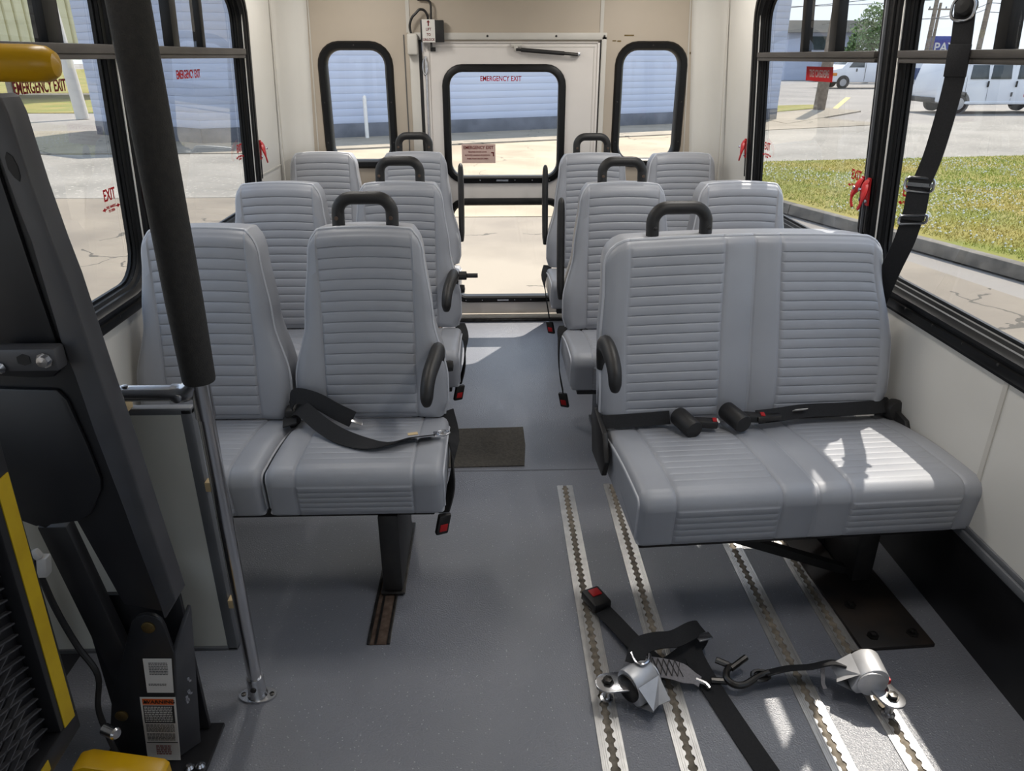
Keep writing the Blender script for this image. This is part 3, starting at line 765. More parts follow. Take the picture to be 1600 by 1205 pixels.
# belts lying over the nearest lift-side seat (anchored to it)
b = MB().ribbon(pts_sm([V(p) for p in ((-.605, 2.03, .455), (-.585, 2.02, .495), (-.52, 1.99, .495), (-.455, 1.955, .475), (-.405, 1.94, .455))], 6), [(0, .55, 1)] * 25, .048, .003).build('belt', STRAP, L1, label='belt end with a chrome tongue resting against the backrest')
MB().obox((-.392, 1.937, .450), (1, -.2, -.3), (0, 1, .3), (0, -.3, 1), .035, .022, .004).build('tongue', ZINC, b, bevel=.001)
pts = pts_sm([V(p) for p in ((-.60, 2.03, .440), (-.56, 1.985, .470), (-.49, 1.90, .462), (-.42, 1.835, .455), (-.345, 1.795, .452), (-.29, 1.795, .452), (-.225, 1.83, .450), (-.165, 1.85, .448))], 6)
sd = []
for i in range(len(pts)):
    f = i / (len(pts) - 1); a = 1.15 - 2.0 * sstep(.35, .85, f)
    sd.append((.35, 1.0, a * .55))
b = MB().ribbon(pts, sd, .048, .003).build('belt', STRAP, L1, label='twisted lap belt laid across the cushion')
MB().obox((-.150, 1.853, .449), (1, .15, 0), (-.15, 1, 0), (0, 0, 1), .03, .03, .004).tube([V((-.138, 1.855, .452)) + V((.018 * math.cos(q), .014 * math.sin(q), 0)) for q in [2 * PI * k / 12 for k in range(12)]], .003, 6, closed=True).build('tongue', ZINC, b, bevel=.001)
MB().obox((-.222, 1.843, .456), (1, .25, 0), (-.25, 1, 0), (0, 0, 1), .028, .014, .002).build('label_tag', TANP, b)
MB().obox((-.602, 2.03, .425), (1, 0, 0), (0, 1, 0), (0, 0, 1), .036, .05, .06).build('buckle', BLACKP, L1, bevel=.008)

# ------------------------------------------------------------------ two-person bench
bn = thing('bench_seat', 'grey two-person fold-up bench in the sun with belt buckles in its crease', 'bus seat', (.775, 2.005, 0), math.radians(3.2))
PB = [(-.84, -.20), (.20, .90)]; PC = [(-.80, -.20), (.20, .86)]
def Wb(v): return .440 - .012 * sstep(.45, .9, v) - .010 * (1 - sstep(0, .08, v))
def Wbr(v): return .447 - .055 * sstep(.42, .95, v) - .018 * (1 - sstep(0, .15, v))
bm_, be = make_back('backrest', Wb, .525, 18, PB, t=.085, re=.03, tr=.068, seams=(-.004, .012), skew=-.008, Wr=Wbr)
bk = lnk('backrest', bm_.mesh('backrest', VINYL, angle=50), bn, (-.012, .045, .418)); lnk('piping', MB().tube(be, .0052, 6).mesh('piping', PIPE), bk)
cm, ea, eb = make_cushion(.900, .462, PC, N=13, seams=(-.004, .012), zb_=.285)
cu = lnk('seat_cushion', cm.mesh('seat_cushion', VINYL, angle=50), bn, (.010, 0, 0)); [lnk('piping', MB().tube(q, .0038, 6).mesh('piping', PIPE), cu) for q in (ea, eb)]
hd = handle_mesh(-.225, .842).build('grab_handle', BLACKP, bn, world=False, angle=60)
mb = MB()
for q in (-.078, .078): mb.lathe([(.006, 0), (.006, .002), (0, .003)], (-.225 + q, .089, .975), (0, -1, 0), 8)
each(mb, 'screw', STEELD, hd, world=False)
a = arm_mb(-.452, False, dz=.045, ky=.60).build('armrest', BLACKP, bn, world=False, angle=60)
MB().tube([(-.445, .04, .57), (-.450, .03, .50), (-.45, .02, .43)], .007, 8).build('support_rod', STEELD, a, world=False)
mb = MB()
for x in (-.458, .452): mb.prism([(-.12, .30), (-.15, .36), (-.10, .43), (.03, .45), (.06, .40), (.03, .30)], x - .008, x + .008, lambda a, b, d: (d, a, b))
each(mb, 'hinge_plate', BLACKP, bn, world=False, bevel=.003)
each(MB().box(-.42, .42, -.40, -.36, .245, .284).box(-.42, .42, -.10, -.06, .245, .284), 'base_frame', BLACKP, bn, world=False, bevel=.004)
# pedestal, brace and floor plate on the sunny side
MB().prism([(-.30, .28), (-.05, .28), (-.07, .05), (-.09, .012), (-.30, .012)], .255, .315, lambda a, b, d: (d, a, b)).build('leg', BLACKP, bn, world=False, bevel=.006)
MB().box(.15, .35, -.56, -.06, .0, .012).build('foot_plate', DARKP, bn, world=False, bevel=.003)
mb = MB()
for x, y in ((.20, -.52), (.31, -.52), (.20, -.40)): mb.lathe([(.016, 0), (.016, .004), (.009, .004), (.009, .012), (0, .014)], (x, y, .012), (0, 0, 1), 6)
each(mb, 'bolt', STEELD, bn, world=False)
MB().tube([(-.40, -.27, .285), (.27, -.25, .015)], .018, 4).build('brace', BLACKP, bn, world=False)
MB().tube([(.0, -.08, .28), (.26, -.12, .02)], .010, 6).build('brace', BLACKP, bn, world=False)
# belts in the crease
def tube_cap(c, d, L=.085, r=.028):
    c = V(c); d = V(d).normalized()
    return MB().lathe([(r * .96, 0), (r, .004), (r, L - .006), (r * .9, L), (0, L)], c, d, 18)
for cx, cy, cz in ((-.232, -.055, .455), (-.085, -.045, .462)):
    o = tube_cap((cx, cy, cz), (.30, -.95, -.10)).build('buckle_sleeve', BLACKP, bn, world=False)
    MB().obox((cx + .075, cy - .03, cz - .012), (1, -.2, 0), (.2, 1, 0), (0, 0, 1), .065, .034, .022).build('buckle', BLACKP, o, world=False, bevel=.004)
    MB().obox((cx + .098, cy - .036, cz), (1, -.2, 0), (.2, 1, 0), (0, 0, 1), .012, .022, .003).build('release_button', RED, o, world=False)
MB().ribbon(pts_sm([(-.45, -.03, .43), (-.36, -.035, .435), (-.25, -.035, .44)], 5), (0, .6, 1), .04, .004).build('belt', STRAP, bn, world=False)
o = MB().ribbon(pts_sm([(.0, -.075, .45), (.06, -.07, .452), (.16, -.05, .452), (.28, -.045, .45), (.40, -.03, .446), (.45, .0, .44)], 5), (0, .75, .7), .042, .004).build('belt', STRAP, bn, world=False)
MB().obox((.135, -.062, .462), (1, .1, 0), (-.1, 1, -.8), (0, .8, 1), .04, .02, .002).build('label_tag', WHT, o, world=False)
MB().obox((.03, -.085, .452), (1, .1, 0), (-.1, 1, 0), (0, 0, 1), .075, .022, .016).build('tongue', STEELD, o, world=False, bevel=.003)
MB().lathe([(.03, 0), (.034, .01), (.034, .035), (.028, .045), (0, .046)], (.455, -.005, .425), (0, -1, .25), 14).build('recliner_cover', BLACKP, bn, world=False)

# ------------------------------------------------------------------ shoulder belt on the pillar
sb = thing('shoulder_belt', 'long black shoulder belt hanging by the pillar with two chrome adjusters', 'seat belt', (1.12, 2.02, 1.62))
pp = pts_sm([(1.145, 1.985, 1.76), (1.152, 1.985, 1.62), (1.165, 1.968, 1.40), (1.166, 1.985, 1.20), (1.158, 2.005, 1.10)], 6)
MB().ribbon(pp, (.55, -.84, 0), .050, .003).build('strap', STRAP, sb)
pp = pts_sm([(1.155, 2.005, 1.12), (1.158, 2.004, 1.05), (1.158, 2.004, 1.01)], 4)
MB().ribbon(pp, (.8, -.6, 0), .056, .006).build('strap', STRAP, sb)
pp = pts_sm([(1.158, 2.006, 1.03), (1.160, 2.025, .95), (1.166, 2.075, .85), (1.185, 2.15, .72), (1.20, 2.22, .60)], 6)
MB().ribbon(pp, (.85, -.5, 0), .054, .003).build('strap', STRAP, sb)
def slide(p, sd, up, w, h, r):
    p = V(p); sd = V(sd).normalized(); up = V(up).normalized(); path = rrect(-w / 2, w / 2, -h / 2, h / 2, min(w, h) * .35, 4)
    return MB().tube([p + sd * a + up * b for a, b, _, _ in path], r, 6, closed=True)
m_ = slide((1.154, 2.001, 1.105), (.8, -.6, 0), (0, 0, 1), .07, .036, .0038)
m_.obox((1.154, 1.999, 1.105), (.8, -.6, 0), (.6, .8, 0), (0, 0, 1), .062, .006, .010); m_.build('adjuster', ZINC, sb)
slide((1.158, 2.002, 1.012), (.8, -.6, .15), (0, 0, 1), .068, .022, .0042).build('adjuster', ZINC, sb)
MB().lathe([(.022, 0), (.025, .008), (.025, .022), (.018, .032), (0, .034)], (1.172, 1.985, 1.53), (-.85, -.5, .1), 16).build('anchor_cover', BLACKP, sb)
slide((1.150, 1.972, 1.525), (.6, -.8, 0), (0, 0, 1), .052, .05, .0035).build('ring', ZINC, sb)
MB().obox((1.163, 1.969, 1.41), (.55, -.84, 0), (.84, .55, 0), (-.05, 0, 1), .054, .008, .075).build('belt_keeper', STRAP, sb, bevel=.002)

# ------------------------------------------------------------------ floor hardware
def track(x0, x1, ya, yb, label):
    xm = (x0 + x1) / 2; hw = (x1 - x0) / 2
    t = thing('floor_track', label, 'floor track', (xm, (ya + yb) / 2, 0), 0, 'slotted tie-down tracks in the floor')
    pitch = .0254 * 1.0; n = int((yb - ya) / pitch)
    # scalloped slot edge
    es = []
    for k in range(n):
        y = ya + k * pitch
        for q, w in ((0, .0062), (.18, .0066), (.3, .0100), (.5, .0118), (.7, .0100), (.82, .0066)): es.append((y + q * pitch, w))
    es.append((yb, .0062))
    for s in (-1, 1):
        top = [(xm + s * w, y, .004) for y, w in es]; ou = [(xm + s * hw * .52, y, .004) for y, w in es]; dn = [(xm + s * w, y, .0005) for y, w in es]
        m = len(es); MB().add(top + ou + dn, [(i, i + 1, m + i + 1, m + i) for i in range(m - 1)] + [(i, i + 1, 2 * m + i + 1, 2 * m + i) for i in range(m - 1)]).build('slot_lip', ALU, t, angle=30)
        mb = MB()
        for a, b, z in ((.52, .60, .0028), (.60, .70, .0042), (.70, .76, .0028), (.76, .86, .0042), (.86, 1.0, .0032)):
            mb.box(xm + min(s * a, s * b) * hw, xm + max(s * a, s * b) * hw, ya, yb, 0, z)
        mb.build('ribbed_flange', ALU, t, kind='stuff')
    MB().box(xm - hw * .5, xm + hw * .5, ya, yb, 0, .0008).build('slot_floor', DARKSLOT, t)
    return t
track(.231, .287, .45, 2.291, 'slotted aluminium floor track closest to the aisle')
track(.400, .456, .45, 2.298, 'slotted aluminium floor track under the grey tie-down webbing, second from the aisle')
track(.728, .784, .45, 2.05, 'slotted aluminium floor track beneath the black hook strap, third from the aisle')
track(.895, .951, .45, 2.05, 'slotted aluminium floor track holding the sunlit retractor')
t = thing('seat_rail', 'narrow rusty seat rail in front of the pedestal on the lift side', 'seat rail', (-.305, 1.517, 0))
each(MB().box(-.338, -.330, 1.517, 4.1, 0, .006).box(-.285, -.277, 1.517, 4.1, 0, .006), 'rail_edge', STEELD, t, bevel=.001)
MB().box(-.330, -.285, 1.517, 4.1, 0, .002).build('rail_bed', RUST, t)
MB().box(-.318, -.312, 1.517, 4.1, .002, .005).build('rail_edge', STEELD, t)
o = MB().prism([(-.190, 2.432), (.120, 2.438), (.131, 2.60), (.129, 2.757), (-.192, 2.746)], .0, .004, lambda a, b, d: (a, b, d)).build('floor_patch', MATB); props(o, 'brown-grey rectangular carpet patch on the aisle floor', 'floor patch')
o = MB().box(-1.08, 1.24, 2.405, 2.411, -.001, .0008).build('trim_8', FJOINT); props(o, 'thin floor joint across the aisle before the carpet patch', 'floor joint', kind='structure')

# left tie-down retractor with webbing
rt = thing('tiedown_retractor', 'chrome tie-down retractor with grey stitched webbing lying on the tracks by the aisle', 'tie-down', (.30, 1.33, 0))
def bracket(mb, p, dir_, w=.060):
    p = V(p); d = V((dir_[0], dir_[1], 0)).normalized(); s_ = V((-d.y, d.x, 0))
    poly = [(w * 1.1, -w / 2), (w * 1.1, w / 2)] + [(-w / 2 * math.sin(a) * 1.0, w / 2 * math.cos(a)) for a in [PI * k / 10 for k in range(11)]]
    return mb.prism(poly, -.003, .003, lambda a, b, q: p + d * a + s_ * b + V((0, 0, q)))
def retractor(t, bolt, dir_, body, bdir, tip_up):
    bx, by = bolt
    MB().lathe([(.016, .002), (.016, .008), (.010, .010), (.010, .050)], (bx, by, 0), (0, 0, 1), 14).build('stud', ZINC, t)
    o = bracket(MB(), (bx, by, .053), dir_).build('bracket', ZINC, t, bevel=.002)
    MB().lathe([(.015, 0), (.015, .003), (.011, .003), (.011, .012), (0, .014)], (bx, by, .056), (0, 0, 1), 6).build('bolt', STEELD, o, angle=20)
    c = V(body); d = V(bdir).normalized(); u = V((0, 0, 1)); s_ = d.cross(u).normalized()
    # drum housing: rounded shell extruded along s_, open mouth toward d
    prof = []
    for k in range(13):
        a = PI * .15 + PI * 1.0 * k / 12; prof.append((math.cos(a) * .040, math.sin(a) * .040))
    prof += [(-.030, -.028), (.030, -.030), (.045, -.012)]
    sh = MB().prism(prof, -.036, .036, lambda a, b, q: c + d * a + u * b + s_ * q).build('housing', SATIN, t, bevel=.004, label='silver housing')
    for q in (-1, 1):
        MB().lathe([(.034, 0), (.034, .004), (.026, .006), (0, .0065)], c + s_ * q * .036, s_ * q, 20).build('side_cap', SATIN if q < 0 else STEELD, sh)
    # folded guard petals at the mouth
    MB().add([c + d * .030 + u * .030 + s_ * .034, c + d * .030 + u * .030 - s_ * .034, c + d * .078 + u * .006 - s_ * .028, c + d * .068 + u * -.004, c + d * .078 + u * .006 + s_ * .028],
             [(0, 1, 2, 3, 4)]).add([c + d * .030 - u * .028 + s_ * .034, c + d * .030 - u * .028 - s_ * .034, c + d * .078 + u * .002 - s_ * .028, c + d * .060 - u * .006, c + d * .078 + u * .002 + s_ * .028], [(4, 3, 2, 1, 0)]).build('guard', SATIN, sh, angle=0)
    MB().obox(c - d * .036 - s_ * .026 + u * -.006, d, s_, u, .020, .014, .014).build('release_tab', RED, sh, bevel=.003)
    return sh
sh = retractor(rt, (.268, 1.318), (1, .1), (.345, 1.325, .050), (.55, -.80, -.25), 0)
MB().ribbon(pts_sm([(.345, 1.372, .055), (.39, 1.372, .048), (.44, 1.366, .040), (.482, 1.352, .030), (.500, 1.345, .022)], 5), (.1, 1, .35), [.050] * 11 + [.050, .050, .046, .04, .034, .03, .03, .03, .03, .03], .003).build('webbing', GSTRAP, rt, label='grey webbing with black zigzag stitching')
mb = MB()
for k in range(6):
    x = .375 + k * .014
    for s in (1, -1): mb.tube([V((x, 1.37 + s * .020, .0545 - (x - .375) * .15 + s * .007)), V((x + .014, 1.37 - s * .020, .0525 - (x - .375) * .15 - s * .007))], .0011, 4)
mb.build('stitching', BLKT, rt, kind='stuff')
MB().tube(pts_sm([(.492, 1.352, .024), (.512, 1.340, .022), (.520, 1.328, .018)], 4), .006, 8).build('hook_end', CHROME, rt)
MB().tube(pts_sm([(.338, 1.395, .09), (.332, 1.372, .094), (.338, 1.340, .094), (.352, 1.332, .095), (.368, 1.345, .094), (.375, 1.368, .092)], 4), .0045, 8).build('clip_ring', ZINC, rt)
# black lap belt on the floor
fb = thing('floor_belt', 'black lap belt with a red-button buckle sprawled over the floor tracks', 'seat belt', (.42, 1.45, 0))
bl = MB().ribbon(pts_sm([(.300, 1.610, .020), (.325, 1.565, .018), (.355, 1.50, .020), (.385, 1.435, .026), (.41, 1.39, .03)], 5), (1, .45, .05), .050, .0035).build('strap', STRAP, fb)
b0 = MB().obox((.286, 1.650, .024), (1, .45, 0), (-.45, 1, 0), (0, 0, 1), .056, .075, .030).build('buckle', BLACKP, fb, bevel=.006)
MB().obox((.284, 1.662, .040), (1, .45, 0), (-.45, 1, 0), (0, 0, 1), .030, .028, .004).build('release_button', RED, b0, bevel=.001, label='red release button')
MB().ribbon(pts_sm([(.335, 1.345, .085), (.355, 1.385, .100), (.40, 1.415, .090), (.455, 1.437, .075), (.510, 1.472, .070), (.540, 1.490, .055), (.530, 1.478, .030), (.49, 1.44, .025), (.44, 1.40, .025), (.40, 1.375, .028)], 5), [(-.35, .8, .30)] * 46, .046, .0035).build('strap', STRAP, fb)
MB().obox((.535, 1.455, .062), (1, .3, 0), (-.3, 1, 0), (0, 0, 1), .04, .024, .004).build('tongue', CHROME, fb, bevel=.001)
MB().ribbon(pts_sm([(.520, 1.475, .045), (.505, 1.445, .030), (.515, 1.385, .018), (.535, 1.310, .008), (.562, 1.20, .006), (.590, 1.09, .006), (.635, .92, .006)], 6), [(1, .25, .15)] * 37, .050, .0035).build('strap', STRAP, fb)
# hook strap + right retractor
rr = thing('tiedown_retractor', 'silver tie-down retractor in the sun with a black strap and hook', 'tie-down', (.92, 1.28, 0))
retractor(rr, (.923, 1.252), (-.30, .95), (.890, 1.318, .070), (-.97, .1, -.20), 0)
MB().ribbon(pts_sm([(.850, 1.335, .075), (.82, 1.350, .070), (.775, 1.358, .050), (.72, 1.362, .042), (.660, 1.352, .036)], 5), (.25, .85, -.45), .040, .003).build('strap', STRAP, rr)
MB().ribbon([(.800, 1.352, .060), (.797, 1.338, .045), (.795, 1.325, .028), (.797, 1.315, .022)], (1, .2, 0), .010, .002).build('loose_tag', GSTRAP, rr)
MB().tube(pts_sm([(.672, 1.356, .036), (.640, 1.346, .032), (.605, 1.328, .028), (.580, 1.328, .028), (.566, 1.345, .030), (.572, 1.368, .034), (.588, 1.380, .036)], 5), .0085, 10).build('hook', STEELD, rr)
MB().tube([(.582, 1.385, .034), (.552, 1.398, .040)], .008, 8).build('hook_end', STEELD, rr)
MB().tube([(.583, 1.372, .036), (.628, 1.398, .046)], .008, 8).build('hook_end', STEELD, rr)
MB().tube([(.57, 1.345, .022), (.53, 1.352, .020)], .008, 8).build('hook_end', STEELD, rr)
MB().tube([V((.650, 1.350, .034)) + V((.022 * math.cos(q), .012 * math.sin(q), .004 * math.sin(q))) for q in [2 * PI * k / 12 for k in range(12)]], .005, 6, closed=True).build('link', STEELD, rr)

# ------------------------------------------------------------------ pole and modesty panel
po = thing('stanchion_pole', 'chrome grab pole with thick black foam sleeve and a round floor flange', 'grab pole', (-.576, 1.355, 0))
PX, PY = -.576, 1.355
MB().tube([(PX, PY, .01), (PX, PY, .84)], .0165, 18).build('pole', CHROME, po)
MB().tube([(PX, PY, .835), (PX, PY, .842), (PX, PY, 1.0), (PX, PY, 1.78)], [.030, .0315, .034, .034], 22).build('foam_sleeve', FOAM, po)
mb = MB()
poly = [(.045 * math.cos(q), .026 * math.sin(q)) for q in [2 * PI * k / 24 for k in range(24)]]
mb.prism(poly, 0, .006, lambda a, b, d: (PX + a, PY + b, d)); mb.lathe([(.024, .006), (.021, .012), (.0205, .060), (.0195, .064)], (PX, PY, 0), (0, 0, 1), 18)
fl = mb.build('floor_flange', CHROME, po)
mb = MB()
for q in (-.034, .034): mb.lathe([(.006, 0), (.006, .002), (0, .003)], (PX + q, PY, .006), (0, 0, 1), 8)
mb.lathe([(.007, 0), (.007, .003), (0, .004)], (PX, PY - .0205, .04), (0, -1, 0), 8); each(mb, 'screw', STEELD, fl)
MB().tube([(xl(.81) + .002, PY, .81), (PX - .05, PY, .81)], .0165, 16).build('cross_rail', CHROME, po)
MB().tube(pts_sm([(PX - .055, PY, .81), (PX - .03, PY, .812), (PX - .008, PY, .83)], 4), [.0195] * 9, 14).tube([(PX, PY, .755), (PX, PY, .838)], .0195, 16).build('tee_joint', CHROME, po)
mb = MB()
for p in ((PX - .042, PY - .019, .806),): mb.lathe([(.009, 0), (.009, .003), (.004, .004), (0, .004)], p, (0, -1, 0), 10)
mb.lathe([(.006, 0), (.006, .003), (0, .004)], (PX - .145, PY - .004, .8265), (0, 0, 1), 8)
each(mb, 'screw', ZINC, po)
pn = thing('modesty_panel', 'grey partition panel hung below the chrome rail next to the lift', 'partition', (-.85, 1.39, .12))
MB().box(-1.06, -.633, 1.385, 1.397, .128, .755).build('panel', PANELG, pn)
mb = MB().box(-.638, -.614, 1.380, 1.402, .122, .762); mb.box(-1.06, -.614, 1.380, 1.402, .748, .764); mb.box(-1.06, -.614, 1.380, 1.402, .120, .132); each(mb, 'panel_frame', PFRAME, pn, bevel=.003)
for z in (.58, .265):
    MB().box(-.614, -.600, 1.372, 1.395, z - .012, z + .012).build('clip', TANP, pn, bevel=.003)
MB().box(-.770, -.735, 1.352, 1.395, .762, .790).build('clip', TANP, pn, bevel=.003)

# ------------------------------------------------------------------ wheelchair lift, folded
lf = thing('wheelchair_lift', 'folded black wheelchair lift with yellow rail and warning labels', 'wheelchair lift', (-.75, 1.15, 0))
def XZ(y0): return lambda a, b, d: (a, y0 + d, b)
# leaning arm: lit-grey flange in front, recessed dark web behind
outer = [(-.700, 1.372), (-.693, 1.366), (-.688, 1.345), (-.681, 1.243), (-.672, 1.157), (-.664, 1.098), (-.650, .925), (-.644, .863), (-.637, .789), (-.628, .667), (-.611, .464)]
ridge = [(-.642, .417), (-.646, .471), (-.660, .602), (-.666, .668), (-.684, .830), (-.692, .934), (-.700, .997), (-.705, 1.158), (-.713, 1.221), (-.720, 1.300), (-.718, 1.355), (-.708, 1.370)]
arm = MB().prism(outer + ridge, 0, .05, XZ(1.150)).build('lift_arm', LIFTG, lf, bevel=.006, seg=3)
MB().prism([(-.705, 1.292), (-.698, 1.286), (-.694, 1.272), (-.694, 1.258), (-.697, 1.250), (-.703, 1.256), (-.709, 1.268), (-.709, 1.284)], -.0012, .002, XZ(1.150)).build('arm_slot', BLKT, arm)
web = [(-.642, .417), (-.646, .471), (-.660, .602), (-.666, .668), (-.684, .830), (-.692, .934), (-.700, .997), (-.705, 1.158), (-.713, 1.221), (-.722, 1.33), (-.98, 1.33), (-1.0, .70), (-.83, .62), (-.775, .66), (-.725, .440)]
MB().prism(web, 0, .012, XZ(1.172)).build('web_plate', LIFT, lf, bevel=.002)
# raised inner panel with a rounded lower corner
inn = [(-.735, 1.31), (-.722, 1.10), (-.712, .965), (-.720, .94), (-.735, .928), (-.76, .926), (-.96, .94), (-.97, 1.31)]
MB().prism(inn, -.010, .0, XZ(1.172)).build('cover_plate', LIFT, lf, bevel=.005)
inn2 = [(-.735, .905), (-.722, .885), (-.708, .80), (-.700, .73), (-.705, .705), (-.735, .655), (-.76, .64), (-.84, .63), (-.97, .70), (-.97, .915)]
MB().prism(inn2, -.010, .0, XZ(1.172)).build('cover_plate', LIFT, lf, bevel=.005)
bq = MB().box(-.795, -.694, 1.118, 1.150, .956, .996).build('bracket', LIFTG, lf, bevel=.006)
mb = MB().lathe([(.013, 0), (.013, .003), (.009, .003), (.009, .010), (0, .011)], (-.712, 1.118, .977), (0, -1, 0), 8); mb.lathe([(.010, 0), (.010, .003), (0, .008)], (-.785, 1.118, .965), (0, -1, 0), 8); each(mb, 'bolt', ZINC, bq)
MB().prism([(-.755, .983), (-.745, .988), (-.735, .984), (-.735, .972), (-.745, .968), (-.755, .972)], -.001, .001, XZ(1.118)).build('slot', BLKT, bq)
# second link behind
MB().prism([(-.870, .60), (-.815, .60), (-.755, .20), (-.800, .13)], 0, .03, XZ(1.205)).build('link_arm', LIFT, lf, bevel=.004)
MB().prism([(-.800, .60), (-.785, .61), (-.735, .40), (-.755, .39)], 0, .03, XZ(1.235)).build('link_arm', LIFT, lf, bevel=.004)
# tower: front plate with rounded lug, side wall
plate = [(-.835, .012), (-.825, .10), (-.800, .20), (-.762, .29), (-.728, .375), (-.718, .398), (-.704, .410), (-.688, .414), (-.672, .410), (-.661, .398), (-.657, .380), (-.654, .345), (-.650, .312), (-.700, .012)]
tw = MB().prism(plate, 0, .012, XZ(1.170)).build('tower_plate', LIFT, lf, bevel=.003)
MB().hexa([(-.708, 1.176, .012), (-.698, 1.174, .012), (-.662, 1.215, .012), (-.672, 1.217, .012), (-.658, 1.176, .315), (-.648, 1.174, .315), (-.616, 1.215, .40), (-.626, 1.217, .40)]).build('tower_side', LIFTG, lf, bevel=.002)
MB().box(-.86, -.655, 1.25, 1.262, .012, .40).build('tower_back', LIFT, lf, bevel=.003)
MB().box(-.86, -.628, 1.12, 1.27, 0, .010).build('base_plate', LIFT, lf, bevel=.002)
mb = MB()
for x, z in ((-.687, .384), (-.789, .148)): mb.lathe([(.0135, 0), (.0135, .003), (.012, .004), (0, .004)], (x, 1.170, z), (0, -1, 0), 20)
each(mb, 'pivot_pin', BRONZE, lf)
mb = MB()
for x, y in ((-.640, 1.150), (-.662, 1.146)): mb.lathe([(.010, 0), (.0105, .008), (.006, .014), (0, .015)], (x, y, .010), (0, 0, 1), 12)
each(mb, 'bolt', ZINC, lf)
mb = MB()
for q_ in [random.uniform(-.012, .012) for k in range(9)]: mb.obox((-.6445 + q_ * .66, 1.1885 + q_ * .75, .20 + random.uniform(-.03, .03)), (.66, .75, 0), (-.75, .66, 0), (0, 0, 1), .005, .0012, random.uniform(.004, .012))
mb.build('paint_chip', ZINC, lf, kind='stuff')
# labels
fx = XZ(1.169)
l1 = MB().prism([(-.723, .212), (-.669, .210), (-.657, .302), (-.714, .304)], -.0008, 0, fx).build('label_plate', WHT, lf, label='white maker label plate')
l2 = MB().prism([(-.760, .016), (-.690, .013), (-.668, .197), (-.741, .200)], -.0008, 0, fx).build('label_plate', WHT, lf, label='white and orange warning label')
def lpt(q, f, g):  # q: bl br tr tl
    a = V((q[0][0], q[0][1])).lerp(V((q[1][0], q[1][1])), f); b = V((q[3][0], q[3][1])).lerp(V((q[2][0], q[2][1])), f); return a.lerp(b, g)
Q2 = [(-.760, .016), (-.690, .013), (-.668, .197), (-.741, .200)]; Q1 = [(-.723, .212), (-.669, .210), (-.657, .302), (-.714, .304)]
def lrect(q, f0, f1, g0, g1, m, nm, parent, d=-.0012):
    return MB().prism([tuple(lpt(q, f0, g0)), tuple(lpt(q, f1, g0)), tuple(lpt(q, f1, g1)), tuple(lpt(q, f0, g1))], d, 0, fx).build(nm, m, parent)
lrect(Q2, .06, .94, .885, .975, ORG, 'label_header', l2)
p = lpt(Q2, .54, .93); text('WARNING', 'label_text', BLKT, l2, (p.x, 1.1675, p.y), (1, 0, -.03), (.1, 0, 1), .0125, sx=1.05)
p = lpt(Q2, .14, .93); MB().prism([(p.x - .005, p.y - .004), (p.x + .005, p.y - .004), (p.x, p.y + .005)], -.0016, 0, fx).build('label_mark', BLKT, l2)
lrect(Q2, .06, .94, .60, .875, BLKT, 'label_block', l2)
def lines(q, f0, f1, g0, g1, n, m, parent, d=-.0014):
    mb = MB()
    for k in range(n):
        g = g1 - (g1 - g0) * (k + .5) / n; h = (g1 - g0) / n * .22; f = f0
        while f < f1:
            w = random.uniform(.04, .11); e = min(f + w, f1)
            mb.prism([tuple(lpt(q, f, g - h)), tuple(lpt(q, e, g - h)), tuple(lpt(q, e, g + h)), tuple(lpt(q, f, g + h))], d, 0, fx); f = e + .018
    mb.build('label_print', m, parent, kind='stuff')
lines(Q2, .09, .88, .615, .865, 9, WHT, l2, -.0016); lines(Q2, .08, .9, .46, .585, 6, GRYT, l2); lines(Q2, .08, .9, .32, .44, 6, GRYT, l2)
lrect(Q2, .04, .96, .285, .295, BLKT, 'label_mark', l2); lines(Q2, .3, .75, .09, .25, 5, DREDT, l2)
lines(Q1, .18, .85, .52, .9, 8, GRYT, l1); lines(Q1, .1, .75, .2, .28, 2, GRYT, l1)
# platform, folded upright, with expanded mesh and yellow edge tape
def PL(a, b, d): return (-.722 + .03 * (b - .36) + d, a, b)
mb = MB(); mb.box(.10, .955, .36, .40, -.03, .004, PL).box(.905, .955, .40, 1.0, -.03, .004, PL).box(.10, .14, .40, 1.0, -.03, .004, PL).box(.10, .955, 1.0, 1.04, -.03, .004, PL)
each(mb, 'platform_frame', LIFT, lf, bevel=.003)
MB().box(.13, .92, .38, 1.02, -.03, -.022, PL).build('platform_backing', LIFT, lf)
mb = MB()
for i in range(54):
    z = .405 + i * .0110
    for j in range(13):
        y = .15 + j * .060 + (.030 if i % 2 else 0)
        if y + .05 > .91: continue
        for s in (1, -1): mb.box(0, 1, -.5, .5, -.5, .5, lambda a, b, d, y=y, z=z, s=s: PL(y + a * .030 + (.030 if s < 0 else 0), z + s * (a - .5) * .0110 + .0055 + d * .0030, -.016 + b * .008))
o = mb.build('expanded_mesh', LIFTG, lf, kind='stuff')
MB().prism([(.915, .40), (.945, .395), (.950, .87), (.920, .87)], .004, .0055, PL).build('edge_tape', YTAPE, lf)
MB().box(.60, .86, .372, .392, .004, .0055, PL).build('edge_tape', YTAPE, lf)
